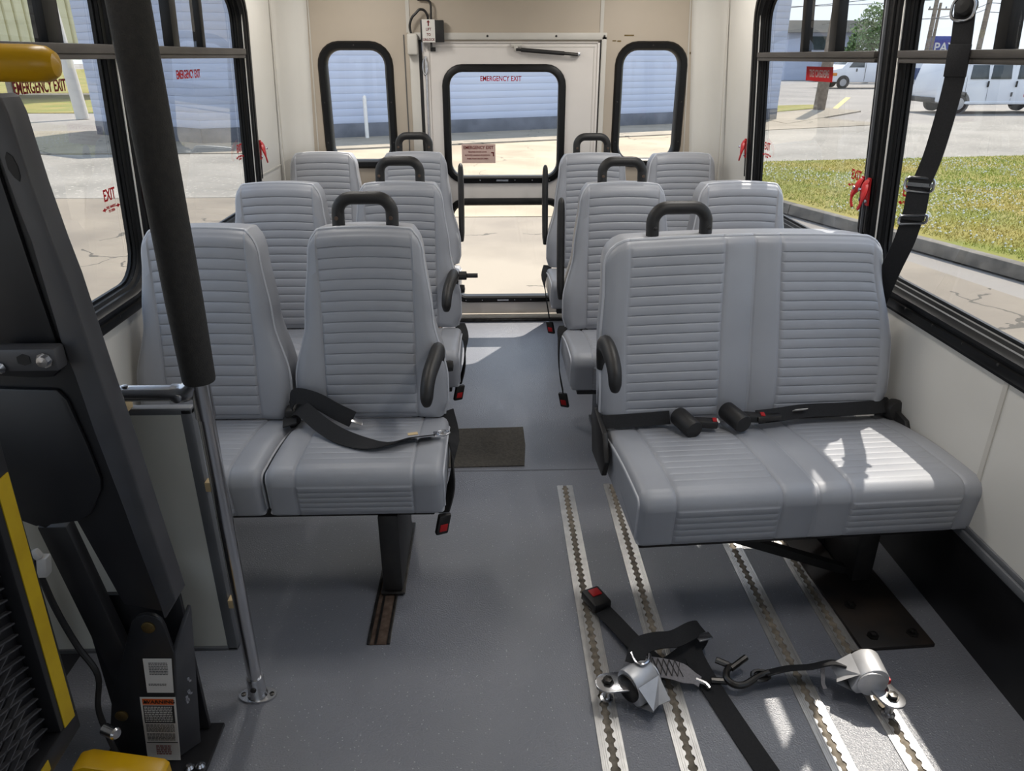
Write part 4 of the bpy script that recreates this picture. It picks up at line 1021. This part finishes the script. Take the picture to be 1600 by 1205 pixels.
# padded yellow hand rail and yellow roll-stop bracket
MB().tube([(-1.05, .96, 1.424), (-.545, .99, 1.412), (-.530, .991, 1.4115), (-.521, .9915, 1.411), (-.517, .992, 1.411)], [.0205, .0215, .020, .014, .003], 18).build('hand_rail', YEL, lf, label='yellow padded hand rail')
ybk = MB().prism([(-.79, .197), (-.775, .202), (-.645, .170), (-.637, .160), (-.637, .08), (-.80, .08), (-.80, .195)], 0, .045, XZ(1.0)).build('roll_stop', YEL, lf, bevel=.006, label='yellow bracket at the foot of the lift')
MB().box(-.715, -.705, .9985, 1.0, .162, .174).build('slot', BLKT, ybk)
mb = MB()
for x in (-.77, -.74): mb.lathe([(.011, 0), (.011, .002), (0, .002)], (x, 1.0, .170 - (x + .77) * .2), (0, -1, 0), 14)
each(mb, 'hole', STEELD, ybk)
MB().lathe([(.012, 0), (.012, .03), (.009, .034), (0, .034)], (-.765, 1.075, .215), (1, -.5, .1), 12).build('spacer', ZINC, lf)
mb = MB().obox((-.845, 1.16, .545), (1, 0, 0), (0, 1, 0), (.2, 0, 1), .02, .02, .045); mb.obox((-.848, 1.155, .575), (1, 0, .5), (0, 1, 0), (-.5, 0, 1), .014, .014, .02); mb.build('cable_clip', WHT, lf, bevel=.004)
mb = MB().tube(pts_sm([(-.86, 1.16, .56), (-.85, 1.16, .45), (-.83, 1.16, .35), (-.80, 1.15, .28), (-.82, 1.15, .18), (-.80, 1.14, .05)], 6), .006, 8); mb.build('hose', BLACKP, lf)
MB().box(-.99, -.965, 1.20, 1.24, .0, 1.75).build('lift_post', LIFT, lf, bevel=.004)

# ------------------------------------------------------------------ outside: ground
GZ = -.75
def slab(name, poly, z, th, m, label, cat):
    o = MB().prism(poly, z - th, z, lambda a, b, d: (a, b, d)).build(name, m); return props(o, label, cat, kind='structure')
slab('ground', [(-150, -40), (160, -40), (160, 260), (-150, 260)], GZ - .02, .1, ASPD, 'pale worn asphalt of the parking lot beyond the road', 'ground')
slab('ground', [(-60, -30), (14, -30), (3.2, 15.2), (-3, 12.9), (-60, 12.6)], GZ, .03, CONC, 'cracked beige concrete apron the bus stands on', 'ground')
slab('road', [(-120, 12.5), (-3.45, 12.78), (-5.1, 18.87), (-120, 18.4)], GZ + .006, .03, ASPH, 'grey asphalt road passing the lift side of the bus', 'road')
slab('road', [(6, 16.1), (12, 17), (60, 22), (60, 43), (17, 28), (8, 24.3), (7.2, 23.9)], GZ + .006, .03, ASPH, 'grey asphalt road beyond the grass verge on the sunny side', 'road')
slab('ground', [(-2.97, 11.0), (2.2, 11.0), (3.2, 15.1), (6, 16.1), (7.2, 23.9), (-5.1, 18.87), (-3.45, 12.78)], GZ + .010, .03, CONC3, 'sandy concrete yard seen through the rear door', 'ground')
slab('sidewalk', [(-120, 18.45), (-6, 18.95), (8, 24.35), (14, 26.8), (12.5, 30.6), (-7.7, 21.8), (-12, 25), (-120, 25)], GZ + .02, .05, CONC2, 'pale concrete sidewalk along the foot of the blue block building', 'sidewalk')
slab('sidewalk', [(10.4, 27.0), (16.0, 33.4), (15.6, 35.0), (14.8, 36.4), (11.8, 33.5), (10.2, 30.5)], GZ + .03, .06, CONC2, 'sandy pavement corner at the foot of the leaning utility pole', 'sidewalk')
slab('ground', [(11.9, 32.6), (15.0, 35.2), (15.6, 37.6), (12.0, 36.4)], GZ + .05, .05, GRASSB, 'small strip of grass beside the leaning utility pole', 'grass strip')
slab('ground', [(-120, 33.5), (-15.5, 33.5), (-13, 50), (-120, 50)], GZ + .01, .04, GRASSB, 'grass strip far beyond the road, nearer of the two bands', 'grass strip')
slab('ground', [(-160, 52), (-15, 52), (-20, 150), (-160, 150)], GZ + .01, .04, GRASSB, 'grass lawn far beyond the road, farther of the two bands', 'grass strip')
slab('trim_9', [(15.2, 34.6), (15.42, 34.55), (20.95, 45.3), (20.7, 45.4)], GZ - .012, .004, YLINE, 'faded yellow parking line on the lot', 'parking line')
# grass verge with kerb
verge = [(8.75, -2), (7.15, 2.5), (5.77, 7.44), (4.62, 11.11), (3.46, 14.8), (3.6, 15.3), (5.95, 16.15), (12.1, 17.0), (40, 20), (40, -2)]
slab('grass_verge', verge, GZ + .13, .2, GRASSB, 'grassy verge with white clover beside the kerb on the sunny side', 'grass verge')
kl = [V((8.6, -2)), V((7.0, 2.5)), V((5.62, 7.41)), V((4.47, 11.08)), V((3.3, 14.8))]
kt = thing('kerb', 'weathered concrete kerb along the grass verge', 'kerb', (4.5, 11, GZ), kind='structure')
for i in range(len(kl) - 1):
    a, b = kl[i], kl[i + 1]; n = max(1, int((b - a).length / 1.5)); d = (b - a).normalized(); s_ = V((d.y, -d.x))
    if s_.x < 0: s_ = -s_
    for k in range(n):
        p0 = a.lerp(b, k / n) + d * .006; p1 = a.lerp(b, (k + 1) / n) - d * .006
        MB().hexa([(p0.x, p0.y, GZ), (p0.x + s_.x * .17, p0.y + s_.y * .17, GZ), (p1.x + s_.x * .17, p1.y + s_.y * .17, GZ), (p1.x, p1.y, GZ),
                   (p0.x + s_.x * .02, p0.y, GZ + .15), (p0.x + s_.x * .17, p0.y + s_.y * .17, GZ + .15), (p1.x + s_.x * .17, p1.y + s_.y * .17, GZ + .15), (p1.x + s_.x * .02, p1.y, GZ + .15)]).build('kerb_stone', KERB, kt, bevel=.015)
# blades and clover
def inside(x, y):
    c = False; j = len(verge) - 1
    for i in range(len(verge)):
        xi, yi = verge[i]; xj, yj = verge[j]
        if (yi > y) != (yj > y) and x < (xj - xi) * (y - yi) / (yj - yi) + xi: c = not c
        j = i
    return c
gv = []; gf = []; cv = []; cf = []
n = 0
while n < 110000:
    y = random.uniform(5, 17); x = random.uniform(3.2, 3.2 + 1.0 * y)
    if not inside(x - .2, y): continue
    n += 1; h = random.uniform(.012, .045); a = random.uniform(0, 2 * PI); w = random.uniform(.004, .009); b = len(gv)
    gv += [(x - w * math.cos(a), y - w * math.sin(a), GZ + .125), (x + w * math.cos(a), y + w * math.sin(a), GZ + .125), (x + random.uniform(-.04, .04), y + random.uniform(-.04, .04), GZ + .13 + h)]; gf.append((b, b + 1, b + 2))
n = 0
while n < 4200:
    y = random.uniform(5.5, 16.5); x = random.uniform(3.2, 3.2 + 1.0 * y)
    if not inside(x - .3, y) or math.sin(x * 1.3 + 2 * math.sin(y * .9)) + random.uniform(-1, 1) < .1: continue
    n += 1; r = random.uniform(.010, .018); z = GZ + .13 + random.uniform(.02, .05); b = len(cv)
    cv += [(x + r, y, z), (x, y + r, z), (x - r, y, z), (x, y - r, z), (x, y, z + r), (x, y, z - r)]
    cf += [(b, b + 1, b + 4), (b + 1, b + 2, b + 4), (b + 2, b + 3, b + 4), (b + 3, b, b + 4), (b + 1, b, b + 5), (b + 2, b + 1, b + 5), (b + 3, b + 2, b + 5), (b, b + 3, b + 5)]
def quick(name, vs, fs, m):
    me = bpy.data.meshes.new(name); me.from_pydata(vs, [], fs); me.materials.append(m); o = bpy.data.objects.new(name, me); COL.objects.link(o); return o
props(quick('grass', gv, gf, GRASS1), 'short sunlit grass blades growing on the verge', 'grass', kind='stuff')
props(quick('clover_flowers', cv, cf, CLOVER), 'tiny white clover heads scattered through the verge grass', 'clover', kind='stuff')

# ------------------------------------------------------------------ outside: blue block building
bd = thing('block_building', 'blue-grey painted block building across the road behind the bus', 'building', (-1, 26, GZ))
A, B, C_ = V((-11.8, 23.9)), V((-7.7, 21.15)), V((10.75, 29.05))
back = [V((7.7, 36.8)), V((-9.5, 33))]
MB().prism([tuple(q) for q in (A + V((.02, .03)), B + V((.003, .015)), C_ + V((-.015, .015)), *back)], GZ, 4.2, lambda a, b, d: (a, b, d)).build('wall_core', BLOCK, bd)
MB().prism([tuple(q) for q in (A + V((-.2, -.1)), B + V((0, -.25)), C_ + V((.25, -.1)), back[0], back[1])], 4.2, 4.35, lambda a, b, d: (a, b, d)).build('roof', ROOFM, bd)
for p0, p1 in ((A, B), (B, C_)):
    d = (p1 - p0).normalized(); s_ = V((d.y, -d.x)); L_ = (p1 - p0).length
    cme = MB().box(0, L_, 0, .1, 0, .196).mesh('block_course', BLOCK, bevel=.003)
    ang = math.atan2(d.y, d.x)
    for k in range(23):
        o = bpy.data.objects.new('block_course', cme); COL.objects.link(o); o.parent = bd
        o.location = V((p0.x, p0.y, GZ + .40 + k * .2)) - bd.location; o.rotation_euler = (0, 0, ang)
    MB().box(0, L_, -.02, .1, 0, .395, lambda a, b, q: (p0.x + d.x * a - d.y * b, p0.y + d.y * a + d.x * b, GZ + q)).build('plinth', BLOCKB, bd, bevel=.01)
# corrugated shed far on the lift side
cs = thing('corrugated_shed', 'pale ribbed metal building beyond the grass on the lift side', 'building', (-30, 44, GZ))
mb = MB()
for k in range(46): mb.box(-46 + k * .55, -46 + k * .55 + .40, 43.9, 44.0, GZ + 2.0, 6)
each(mb, 'wall_rib', CORR, cs)
MB().box(-46, -20.9, 44, 52, GZ + 2.0, 6).build('wall_core', CORR, cs)
for k in range(6): MB().box(-45 + k * 4.7, -44.7 + k * 4.7, 44.2, 44.5, GZ, GZ + 2.1).build('post', WOOD, cs)
MB().box(-46.3, -20.6, 43.7, 52.3, 6, 6.2).build('roof', ROOFM, cs)
# distant blue building
db = thing('warehouse', 'distant blue-grey flat-roofed building behind the parked vehicles', 'building', (35, 82, GZ))
MB().box(29.4, 36.5, 79, 95, GZ, 3.9).build('wall_core', BLOCK, db)
MB().box(29.0, 39.5, 78.2, 96, 3.55, 3.9).box(29.2, 37.0, 78.8, 95, 3.9, 4.6).build('roof', ROOFM, db)
MB().box(31.2, 33.2, 78.9, 79, 2.0, 3.2).build('window', VANG, db)
# bollard pipe at the wall
o = MB().tube([(-3.50, 22.55, GZ), (-3.50, 22.55, .30), (-3.50, 22.56, .37), (-3.50, 22.62, .40)], [.055, .055, .05, .03], 12).build('vent_pipe', WHT); props(o, 'white upright pipe against the blue block wall', 'pipe')

# poles
def upole(x, y, h, r, lean, label, arms=1):
    t = thing('utility_pole', label, 'utility pole', (x, y, GZ), 0, 'wooden utility poles')
    MB().tube([(x, y, GZ), (x + lean * h, y, GZ + h)], [r, r * .8], 12).build('pole', WOOD, t)
    for k in range(arms):
        z = GZ + h - .6 - k * 1.1; xx = x + lean * (z - GZ)
        MB().box(xx - 1.1, xx + 1.1, y - .2, y - .08, z, z + .12).build('crossarm', WOOD, t)
        mb = MB()
        for q in (-1, -.5, .5, 1): mb.lathe([(.05, 0), (.06, .1), (.03, .18)], (xx + q, y - .14, z + .12), (0, 0, 1), 8)
        each(mb, 'insulator', VANG, t)
    return t
upole(14.5, 34.2, 9.5, .25, .035, 'thick leaning grey utility pole at the corner of the lot', 0)
upole(38.4, 70, 9, .21, .0, 'tall utility pole beside the blue PAY sign', 2)
upole(41.0, 74, 6.6, .15, .0, 'slim utility pole directly behind the blue PAY sign', 1)
upole(43.0, 70, 12, .24, .0, 'tall utility pole carrying several sagging wires', 2)
t = thing('lamp_post', 'leaning white-grey post on the corner by the lift side grass', 'post', (-15.5, 30.3, GZ))
MB().tube([(-15.4, 30.3, GZ), (-15.9, 30.3, 7)], [.24, .18], 12).build('post', TRIMM, t)
t = thing('power_lines', 'thin sagging power lines between the distant poles', 'wires', (42, 70, 5))
for (p, q, sg_) in (((43, 69.9, 5.6), (30, 60, 4.0), .5), ((43, 69.9, 5.2), (38.4, 69.9, 4.4), .3), ((43, 69.9, 4.9), (70, 62, 6.0), .8), ((43, 69.9, 5.6), (70, 62, 6.6), .8), ((43, 69.9, 6.2), (20, 95, 7.0), .6), ((38.4, 69.9, 6.6), (20, 95, 6.2), .6)):
    p = V(p); q = V(q); MB().tube([p.lerp(q, k / 12) - V((0, 0, sg_ * 4 * (k / 12) * (1 - k / 12))) for k in range(13)], .028, 5).build('wire', WIRE, t)
# PAY sign
t = thing('roadside_sign', 'blue roadside sign with white PAY lettering', 'sign', (42.5, 75, GZ))
MB().box(41.2, 44.6, 75, 75.3, 1.0, 3.15).build('sign_board', SIGNB, t, bevel=.03)
MB().box(42.6, 42.9, 75.1, 75.3, GZ, 1.0).build('post', WOOD, t)
text('PAY', 'sign_text', WHT, t, (41.75, 74.98, 2.15), (1, 0, 0), (0, 0, 1), 1.1, align='LEFT')
# tree
t = thing('broadleaf_tree', 'round green tree standing behind the box-front van', 'tree', (33.9, 71, GZ))
MB().tube([(33.9, 71, GZ), (34.0, 71, 2.0), (33.8, 71, 3.2)], [.3, .22, .12], 8).build('trunk', BARK, t)
lv = []; lf_ = []
cl = [(38.6, 80, 4.0, 1.9), (37.4, 80.3, 3.6, 1.5), (39.6, 80, 3.2, 1.6), (36.9, 79.6, 2.6, 1.2), (38.4, 79.5, 2.4, 1.6), (40.2, 80.4, 2.2, 1.4), (38.0, 80, 5.0, 1.2), (36.4, 79.8, 1.7, 1.0), (39.4, 80, 4.6, 1.1)]
for cx, cy, cz, r in cl:
    for k in range(420):
        d = V((random.gauss(0, 1), random.gauss(0, 1), random.gauss(0, 1))).normalized() * r * random.uniform(.55, 1.05)
        p = V((38.2 * .8875 + (cx - 38.2) * .89, 71 + (cy - 80) * .89, 1.42 + (cz - 1.42) * .89)) + d * .89 - V(t.location); u = V((random.gauss(0, 1), random.gauss(0, 1), random.gauss(0, 1))).normalized(); w = u.orthogonal().normalized(); s_ = random.uniform(.09, .20); b = len(lv)
        lv += [tuple(p + u * s_), tuple(p + w * s_ * .6), tuple(p - u * s_), tuple(p - w * s_ * .6)]; lf_.append((b, b + 1, b + 2, b + 3))
o = quick('crown', lv, lf_, LEAF); o.parent = t
t = thing('shrub', 'low round bush beneath the distant wires', 'bush', (41.0, 68, GZ))
lv = []; lf_ = []
for k in range(700):
    d = V((random.gauss(0, 1), random.gauss(0, 1), random.gauss(0, 1))).normalized(); p = V((d.x * 1.5, d.y * 1.2, 1.2 + d.z * 1.3)); u = V((random.gauss(0, 1), random.gauss(0, 1), random.gauss(0, 1))).normalized(); w = u.orthogonal().normalized(); s_ = .22; b = len(lv)
    lv += [tuple(p + u * s_), tuple(p + w * s_ * .6), tuple(p - u * s_), tuple(p - w * s_ * .6)]; lf_.append((b, b + 1, b + 2, b + 3))
o = quick('crown', lv, lf_, LEAF); o.parent = t

# ------------------------------------------------------------------ vehicles
def wheel(t, x, y, z, r, w, side):
    o = MB().lathe([(r * .62, 0), (r * .95, .01), (r, .04), (r, w - .04), (r * .95, w), (r * .3, w)], (x, y, z), (0, side, 0), 24).build('wheel', TYRE, t)
    MB().lathe([(r * .62, 0), (r * .60, .03), (r * .2, .05), (r * .16, .0), (0, -.005)], (x, y + side * (-.005 if side else 0), z), (0, side, 0), 18).build('rim', SILV, o)
    return o
def body(t, prof, y0, y1, tuck, m, nm='body'):
    """Side profile (x,z) lofted across the width; upper points tuck inward."""
    zs = [p[1] for p in prof]; zb = GZ + .95; zt = max(zs); n = len(prof)
    def tk(z): return tuck * max(0, (z - zb) / (zt - zb))
    vs = [(x, y0 + tk(z), z) for x, z in prof] + [(x, y1 - tk(z), z) for x, z in prof]
    return MB().add(vs, [tuple(range(n)), tuple(range(2 * n - 1, n - 1, -1))] + [(i, (i + 1) % n, n + (i + 1) % n, n + i) for i in range(n)]).build(nm, m, t, bevel=.05, seg=3), tk
# big passenger van seen from its side, heading away along the lot
bv = thing('cargo_van', 'white full-size van parked side-on beyond the grass', 'van', (20.5, 33, GZ))
x0 = 18.35; y0, y1 = 32.0, 34.0
prof = [(x0, GZ + .45), (x0 - .02, GZ + .95), (x0 + .16, GZ + 1.85), (x0 + .35, GZ + 2.08), (x0 + 3.9, GZ + 2.10), (x0 + 4.6, GZ + 1.75), (x0 + 5.0, GZ + 1.30), (x0 + 5.7, GZ + 1.12), (x0 + 5.85, GZ + .9), (x0 + 5.85, GZ + .38), (x0 + .8, GZ + .32)]
bb, tk = body(bv, prof, y0, y1, .16, VANW)
for a, b, nm in ((x0 + 1.30, x0 + 2.05, 'window'), (x0 + 2.15, x0 + 3.0, 'window'), (x0 + 3.25, x0 + 4.1, 'window')):
    MB().add([(a, y0 - .012 + tk(GZ + 1.32), GZ + 1.32), (b, y0 - .012 + tk(GZ + 1.32), GZ + 1.32), (b - .03, y0 - .012 + tk(GZ + 1.85), GZ + 1.85), (a + .03, y0 - .012 + tk(GZ + 1.85), GZ + 1.85), (a, y0 + .03 + tk(GZ + 1.32), GZ + 1.32), (b, y0 + .03 + tk(GZ + 1.32), GZ + 1.32), (b - .03, y0 + .03 + tk(GZ + 1.85), GZ + 1.85), (a + .03, y0 + .03 + tk(GZ + 1.85), GZ + 1.85)], [(0, 1, 2, 3), (4, 7, 6, 5), (0, 4, 5, 1), (1, 5, 6, 2), (2, 6, 7, 3), (3, 7, 4, 0)]).build(nm, VANG, bv, bevel=.01)
for x in (1.18, 2.10, 3.12): MB().box(x0 + x - .006, x0 + x + .006, y0 - .004, y0 + .05, GZ + .5, GZ + 1.9, lambda a, b, c: (a, b + tk(c), c)).build('door_seam', GRYT, bv)
for x in (2.02, 3.2): MB().box(x0 + x, x0 + x + .06, y0 - .03, y0 + .02, GZ + 1.02, GZ + 1.25).build('door_handle', BLACKP, bv, bevel=.01)
for x in (1.2, 1.2, 3.12): MB().box(x0 + x - .03, x0 + x + .03, y0 - .02, y0 + .02, GZ + .66, GZ + .82).build('hinge', GRYT, bv)
MB().box(x0 - .14, x0 + .05, y0 + .05, y1 - .05, GZ + .42, GZ + .62).build('bumper', BLACKP, bv, bevel=.03)
MB().box(x0 + 1.2, x0 + 4.2, y0 - .02, y0 + .05, GZ + .36, GZ + .48).build('sill', VANW, bv, bevel=.02)
for x in (.98, 4.75):
    wheel(bv, x0 + x, y0 - .02, GZ + .38, .38, .24, 1); wheel(bv, x0 + x, y1 + .02, GZ + .38, .38, .24, -1)
    MB().lathe([(.46, 0), (.46, .05), (.38, .06)], (x0 + x, y0 - .006, GZ + .40), (0, 1, 0), 20).build('wheel_arch', GRYT, bv)
# second van, nose toward the bus road
v2 = thing('cutaway_van', 'white box-front van with amber marker lamp facing the road', 'van', (27, 59, GZ))
x0 = 25.0; y0, y1 = 58.2, 60.4
prof = [(x0, GZ + .45), (x0 - .02, GZ + .95), (x0 + .05, GZ + 1.22), (x0 + .95, GZ + 1.38), (x0 + 1.55, GZ + 2.0), (x0 + 1.9, GZ + 2.15), (x0 + 9, GZ + 2.2), (x0 + 9, GZ + .42), (x0 + 2, GZ + .40)]
bb, tk = body(v2, prof, y0, y1, .14, VANW)
MB().hexa([(x0 + 1.0, y0 + .1, GZ + 1.42), (x0 + 1.0, y1 - .1, GZ + 1.42), (x0 + 1.1, y1 - .1, GZ + 1.40), (x0 + 1.1, y0 + .1, GZ + 1.40), (x0 + 1.50, y0 + .2, GZ + 1.97), (x0 + 1.50, y1 - .2, GZ + 1.97), (x0 + 1.6, y1 - .2, GZ + 1.95), (x0 + 1.6, y0 + .2, GZ + 1.95)]).build('windscreen', VANG, v2, bevel=.01)
MB().prism([(x0 + 1.45, GZ + 1.42), (x0 + 2.6, GZ + 1.42), (x0 + 2.6, GZ + 1.95), (x0 + 1.85, GZ + 1.95)], -.012, .03, lambda a, b, d: (a, y0 + d + tk(b), b)).build('window', VANG, v2, bevel=.01)
MB().box(x0 - .10, x0 + .02, y0 + .05, y1 - .05, GZ + .40, GZ + .72).build('bumper', BLACKP, v2, bevel=.03)
MB().box(x0 - .06, x0 + .02, y0 + .35, y1 - .35, GZ + .76, GZ + 1.16).build('grille', STEELD, v2, bevel=.02)
MB().box(x0 - .05, x0 + .62, y0 - .02, y0 + .34, GZ + .86, GZ + 1.06).build('marker_lamp', AMBER, v2, bevel=.02)
MB().box(x0 + 2.0, x0 + 2.08, y0 - .03, y0 + .02, GZ + 1.15, GZ + 1.35).build('mirror', BLACKP, v2, bevel=.01)
MB().box(x0 + 2.68, x0 + 2.70, y0 - .004, y0 + .03, GZ + .5, GZ + 1.95).build('door_seam', GRYT, v2)
for x in (1.15, 6.5):
    wheel(v2, x0 + x, y0 - .02, GZ + .40, .40, .26, 1); wheel(v2, x0 + x, y1 + .02, GZ + .40, .40, .26, -1)
    MB().lathe([(.48, 0), (.48, .05), (.40, .06)], (x0 + x, y0 - .006, GZ + .42), (0, 1, 0), 20).build('wheel_arch', BLACKP, v2)
# silver car between
cr = thing('parked_car', 'silver car parked before the distant blue-grey building', 'car', (32, 75, GZ))
x0 = 30.6; y0, y1 = 74.2, 76.0
prof = [(x0, GZ + .35), (x0 - .03, GZ + .8), (x0 + .1, GZ + .98), (x0 + .9, GZ + 1.05), (x0 + 1.6, GZ + 1.48), (x0 + 2.9, GZ + 1.52), (x0 + 3.7, GZ + 1.08), (x0 + 4.4, GZ + .95), (x0 + 4.5, GZ + .35)]
bb, tk = body(cr, prof, y0, y1, .22, CARS)
MB().prism([(x0 + 1.2, GZ + 1.08), (x0 + 3.5, GZ + 1.08), (x0 + 2.85, GZ + 1.44), (x0 + 1.65, GZ + 1.42)], -.012, .03, lambda a, b, d: (a, y0 + d + tk(b), b)).build('window', VANG, cr)
for x in (.85, 3.55): wheel(cr, x0 + x, y0 - .02, GZ + .33, .33, .2, 1); wheel(cr, x0 + x, y1 + .02, GZ + .33, .33, .2, -1)
# blue pickup
pk = thing('pickup_truck', 'dark blue truck seen past the tail of the white van', 'truck', (31, 53.5, GZ))
x0 = 29.2; y0, y1 = 52.5, 54.4
prof = [(x0, GZ + .55), (x0, GZ + 1.45), (x0 + 1.6, GZ + 1.48), (x0 + 1.8, GZ + 1.95), (x0 + 3.3, GZ + 1.95), (x0 + 3.9, GZ + 1.45), (x0 + 5.1, GZ + 1.35), (x0 + 5.2, GZ + .55)]
bb, tk = body(pk, prof, y0, y1, .12, BLUEV)
MB().prism([(x0 + 1.95, GZ + 1.48), (x0 + 3.7, GZ + 1.48), (x0 + 3.25, GZ + 1.88), (x0 + 1.98, GZ + 1.88)], -.012, .03, lambda a, b, d: (a, y0 + d + tk(b), b)).build('window', VANG, pk)
for x in (.6, 4.2): wheel(pk, x0 + x, y0 - .02, GZ + .42, .42, .26, 1); wheel(pk, x0 + x, y1 + .02, GZ + .42, .42, .26, -1)
MB().box(x0 - .1, x0 + .03, y0 + .05, y1 - .05, GZ + .5, GZ + .72).build('bumper', SILV, pk, bevel=.02)
